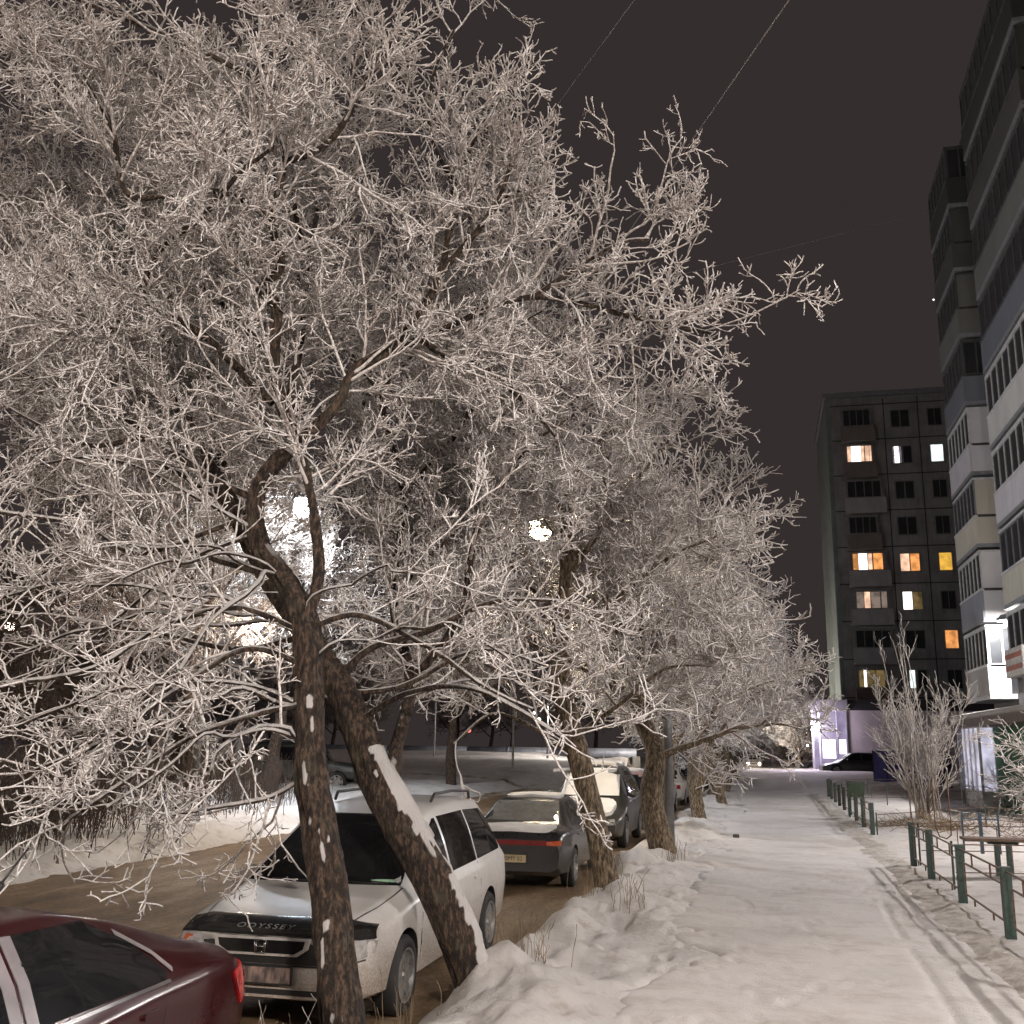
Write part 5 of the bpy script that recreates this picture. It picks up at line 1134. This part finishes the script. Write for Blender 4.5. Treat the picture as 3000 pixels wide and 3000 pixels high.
for i, (x, y, h, lab) in enumerate([(4.7, 27.2, .9, 'dry brown brush at the foot of the frosted shrub'), (6.2, 26.2, .9, 'dry brown brush in the middle of the garden, below the wide bush'), (7.8, 24.6, .8, 'dry brown brush at the right edge of the garden'), (3.6, 29.8, .7, 'low dry brush left of the shrub, by the far fence')]):
    shrub('dry_brush', (x, y), 150, h*.8, 2.2, 40+i, M['drybrush'], lab, 'brush', 'dry brush heaps in the garden', r0=.010, rt=.008, dens=(5, 5), lens=(.35, .15), el=(4, 50), droop=.25, clump=.5, lv=1)
# weeds poking out of the bank
wd = [(-2.02, 9.55, 22, .42, 'dry weed stalks by the snowy root of the left-leaning trunk'), (-2.35, 10.4, 26, .40, 'dry weed stalks between the two first leaning trunks'), (-2.86, 8.35, 10, .55, 'few dark stalks behind the left-leaning trunk'), (-2.95, 7.35, 14, .62, 'bare shoots around the foot of the nearest trunk'), (-3.25, 6.95, 9, .55, 'frosted shoots left of the nearest trunk in front of the bumper'),
      (-2.05, 13.5, 24, .45, 'dry stalks left of the foot of the third trunk'), (-1.62, 13.3, 22, .38, 'dry stalks right of the foot of the third trunk'), (-1.5, 19.4, 20, .5, 'dry stalks right of the thick fourth trunk')]
for i, (x, y, n, h, lab) in enumerate(wd):
    shrub('weed_clump', (x, y), n, h, .5, 60+i, M['drybrush'] if i not in (3, 4) else M['frost2'], lab, 'weeds', 'weed stalks on the snow bank', r0=.0045, rt=.004, rmin=.002, dens=(2.5, 0), lens=(.12, .1), el=(50, 88), clump=.14, lv=1)
# brush beyond the road
for i, (x, y, n, h, lab) in enumerate([(-13.2, 16.2, 150, 1.5, 'thicket of bare dark stems at the left edge beyond the road'), (-13.6, 19.6, 150, 1.6, 'thicket of bare dark stems right of the one at the left edge'), (-14.4, 26.2, 130, 1.5, 'dark stems around the tree with the red light'), (-15.2, 30.5, 120, 1.4, 'dark stems right of the tree with the red light'), (-16.4, 22.5, 180, 1.7, 'dark thicket further back on the left verge')]):
    shrub('bare_thicket', (x, y), n, h, .55, 80+i, M['twig'], lab, 'thicket', 'bare thickets beyond the road', r0=.009, rt=.006, dens=(5, 5), lens=(.4, .18), el=(55, 88), clump=.9, lv=1)
# weeping dark birch at the left
def weeping(loc, H, seed, label):
    r = rand_tree('weeping_tree', (loc[0], loc[1], float(h_ground(*loc))-.1), H, 2.6, seed, r0=.15, nl=22, zt=2.2, mats=('bark', 'twig'), dens=(5., 8., 6., 0), lens=(1.7, .9, .4, .1), rt=(.006, .005), lvl_spur=False, coarse=1, droop=1.1, step=.12, sides=12, label=label, group='dark weeping trees on the left')
    return r
weeping((-20.5, 24.5), 6.5, 71, 'dark weeping tree under the street lamp at the left edge')
weeping((-19.0, 27.5), 3.6, 72, 'small dark weeping tree with hanging twigs left of the red light')
rl = empty('red_sign', (-14.85, 26.6, float(h_ground(-14.85, 26.6))), 0, 'small red and orange sign low at the foot of a dark trunk beyond the road', 'sign')
MB().lathe([(0, -.02), (.13, -.02), (.14, 0), (.13, .02), (0, .02)], 20, 'y', (0, -.02, .42)).build('disc', simple('faded_red', (.42, .07, .04), .5), rl); MB().tube([(0, .02, -.2), (0, .02, .5)], .015, 6).build('post', M['greyframe'], rl)

# ------------------------------------------------------------------ heating pipe, far wood, poles, little lights
M['pipe'] = simple('silver_pipe_lagging', (.34, .36, .42), .55, .3, .25, 2)
pp = empty('heating_pipe', (-10, 98, 0), 0, 'long silver lagged heating pipe running across behind the snowy lot', 'pipe')
for i in range(12):
    x0 = -1-i*8.; z = float(h_ground(-10+x0, 98))
    MB().tube([(x0, 0, 1.62), (x0-7.9, 0, 1.62)], .45, 16).build('pipe_length', M['pipe'], pp, True); MB().box(x0-.3, x0+.3, -.4, .4, z-.3, 1.35).build('support', M['conc'], pp)
    if i % 4 == 1: MB().tube([(x0-3.9, 0, 1.62), (x0-4.1, 0, 1.62)], .50, 16).build('pipe_collar', M['pipe'], pp, True)
lt = sheet('lot_track', np.arange(-34, -11.2, .25), np.arange(49.5, 53.5, .2), lambda x, y: h_ground(x, y)+.05*np.sin(y*5)*0+.03-.05*np.abs(y-51.5-.6*np.sin(x*.3))**1.3+.06*(fbm(x*1.5, y*3, 0, 95, 3)-.5), M['road'])
kb = tag(sheet('snow_ridge', np.arange(-105, -11, .7), np.arange(91, 96.5, .4), lambda x, y: h_base(y)+.32+(1.0*np.exp(-((y-93.8)/1.3)**2))*(.6+.7*fbm(x*.5, y*.5, 0, 91, 4))-.25, M['snow']), None)
vW = rand_tree('woodland_tree', (0, 0, 0), 11, 4.4, 51, r0=.2, nl=15, zt=2.5, mats=('twig', 'twiggrey'), dens=(2.6, 3.6, 4, 0.), lens=(1.7, .9, .4, .1), rt=(.022, .018), lvl_spur=False, coarse=2, step=.3, sides=8, label='x')
rg = np.random.default_rng(9); nW = 0
for i in range(26):
    x = -118+i*4.6+rg.uniform(-1.5, 1.5); y = 104+rg.uniform(0, 22)
    if x > -4: x = -4-rg.uniform(0, 3)
    o = vW if i == 0 else copy_tree(vW); s = rg.uniform(.9, 1.35); o.location = (x, y, float(h_base(y))); o.rotation_euler = (0, 0, rg.uniform(0, 6.2)); o.scale = (s, s, s)
    tag(o, 'grey leafless tree of the far wood behind the heating pipe', 'tree', 'trees of the far wood')
for i, (x, y) in enumerate([(-5.2, 97), (.2, 126), (2.4, 124), (3.6, 93), (5.2, 119), (-2.6, 120)]):
    o = copy_tree(vB); o.location = (x, y, .1); o.rotation_euler = (0, 0, i*1.9); o.scale = (.95, .95, .85); tag(o, 'small frosted tree at the end of the street behind the far cars', 'tree', 'small trees at the end of the street')
PO = [((-14.29, 62.00, 2.07), 8.0, 'pale pole standing before the pipe, right of the off-road car'), ((-24.75, 80.00, 1.96), 5.5, 'thin pale pole just above the off-road car'), ((-46.66, 70.00, 1.91), 2.2, 'short pale post on the snow ridge at the left')]
for p, h, lab in PO:
    z = float(h_ground(p[0], p[1])); o = empty('thin_pole', (p[0], p[1], z), 0, lab, 'pole'); MB().tube([(0, 0, -.2), (0, 0, h)], .07, 8).build('shaft', M['whiteframe'], o, True); MB().lathe([(0.001, h), (.09, h), (.09, h+.06), (0.001, h+.08)], 8, 'z').build('cap', M['greyframe'], o)
GL = 'tiny far lights among the trees'
for i, (p, c, s, rad, lab) in enumerate([((-23.06, 110.00, 5.61), (1, .95, .9), 12, .16, 'middle small white light above the pipe'), ((-22.16, 108.00, 4.85), (.9, 1, .7), 12, .2, 'greenish-white far light above the pipe'),
      ((-28.56, 104.00, 3.62), (1, .22, .16), 1.6, .24, 'round red traffic light above the off-road car'), ((-37.54, 108.00, 3.50), (1, .85, .8), 12, .17, 'pinkish far light just left of the thin pole'), ((-62.29, 108.00, 8.36), (.7, .75, 1), 9, .16, 'bluish far light below the low lamp'), ((-55.48, 108.00, 9.98), (.8, .8, 1), 9, .14, 'bluish far light beside the nearest trunk'),
      ((-65.28, 104.00, 5.03), (.9, .8, 1), 9, .2, 'violet-white far light at the left, left one of two'), ((-60.56, 104.00, 5.31), (.9, .85, 1), 10, .2, 'violet-white far light at the left, right one of two'), ((-75.69, 104.00, 8.62), (1, .6, .4), 6, .16, 'orange far light below the dark weeping tree'), ((3.90, 92.00, 2.51), (1, .98, .95), 14, .09, 'small white light left of the shopfront'), ((71.64, 400.00, 171.58), (1, 1, 1), 3, .35, 'single star-like light high between tree and building')]):
    me = bpy.data.meshes.new('bulb'); bm = bmesh.new(); bmesh.ops.create_icosphere(bm, subdivisions=1, radius=rad); bm.to_mesh(me); bm.free(); me.materials.append(emis('far_light', c, s))
    o = bpy.data.objects.new('far_light', me); C.objects.link(o); o.location = p; tag(o, lab, 'light', GL)
# overhead wires
for a, b, lab, q in (((1.54, 10.00, 11.30), (-13.62, 46.00, 14.20), 'frosted wire crossing the sky steeply from the upper right', .008), ((-0.08, 8.00, 9.64), (-12.57, 40.00, 22.75), 'faint wire behind the crown near the top of the sky', .003), ((7.36, 38.00, 21.88), (-7.23, 44.00, 22.13), 'faint wire sloping from the right-hand building to the crowns', .006)):
    o = MB().tube([a, b], q, 6).build('overhead_wire', M['twiggrey'], None, True); tag(o, lab, 'wire', 'overhead wires')
# the walking person
def person():
    z = float(h_ground(1.35, 104)); r = empty('person', (1.25, 104, max(z, float(h_walk(1.25*1., 104.)))), 0, 'person in dark winter clothes walking away at the end of the pavement', 'person')
    J = [((0, 0, .90), .13), ((0, 0, 1.12), .14), ((0, 0, 1.32), .15), ((0, 0, 1.44), .07), ((0, .01, 1.50), .058), ((0, .02, 1.60), .10), ((0, .01, 1.68), .075),
         ((.10, 0, .84), .10), ((.12, .16, .48), .068), ((.12, .06, .10), .05), ((.12, .22, .05), .045), ((-.10, 0, .84), .10), ((-.11, -.10, .48), .068), ((-.12, -.34, .14), .05), ((-.12, -.22, .06), .045),
         ((.19, 0, 1.36), .07), ((.25, -.12, 1.10), .055), ((.24, .02, .86), .045), ((.24, .05, .78), .042), ((-.19, 0, 1.36), .07), ((-.25, .08, 1.10), .055), ((-.24, .24, .92), .045), ((-.24, .29, .86), .042)]
    E_ = [(0, 1), (1, 2), (2, 3), (3, 4), (4, 5), (5, 6), (0, 7), (7, 8), (8, 9), (9, 10), (0, 11), (11, 12), (12, 13), (13, 14), (2, 15), (15, 16), (16, 17), (17, 18), (2, 19), (19, 20), (20, 21), (21, 22)]
    me = bpy.data.meshes.new('body'); me.from_pydata([j[0] for j in J], E_, []); o = bpy.data.objects.new('body', me); C.objects.link(o)
    md = o.modifiers.new('s', 'SKIN')
    for i, v in enumerate(me.skin_vertices[0].data): v.radius = (J[i][1],)*2; v.use_root = (i == 0)
    o.modifiers.new('u', 'SUBSURF').levels = 1
    dg = bpy.context.evaluated_depsgraph_get(); me2 = bpy.data.meshes.new_from_object(o.evaluated_get(dg)); o.modifiers.clear(); o.data = me2; me2.materials.append(simple('dark_clothes', (.045, .03, .035), .9)); o.parent = r
    MB().lathe([(.20, .62), (.21, .9), (.17, 1.08), (.19, 1.3), (.15, 1.42), (.07, 1.47)], 14, 'z').build('coat', simple('dark_coat', (.05, .03, .04), .9), r, True)
    MB().lathe([(.112, 1.58), (.115, 1.66), (.08, 1.72), (.01, 1.74)], 12, 'z', (0, .015, 0)).build('hat', simple('knit_hat', (.06, .04, .04), .9), r, True)
person()
# snow lumps fallen on the bank beside the pavement
dk_ = MB(); dk_.box(-.07, .07, -.05, .05, -.04, .05); o = dk_.build('dark_block', simple('dark_block', (.05, .045, .04), .8), None, bevel=.02, loc=(-.58, 24.8, .27)); tag(o, 'small dark block lying on the snow at the pavement edge', 'block')
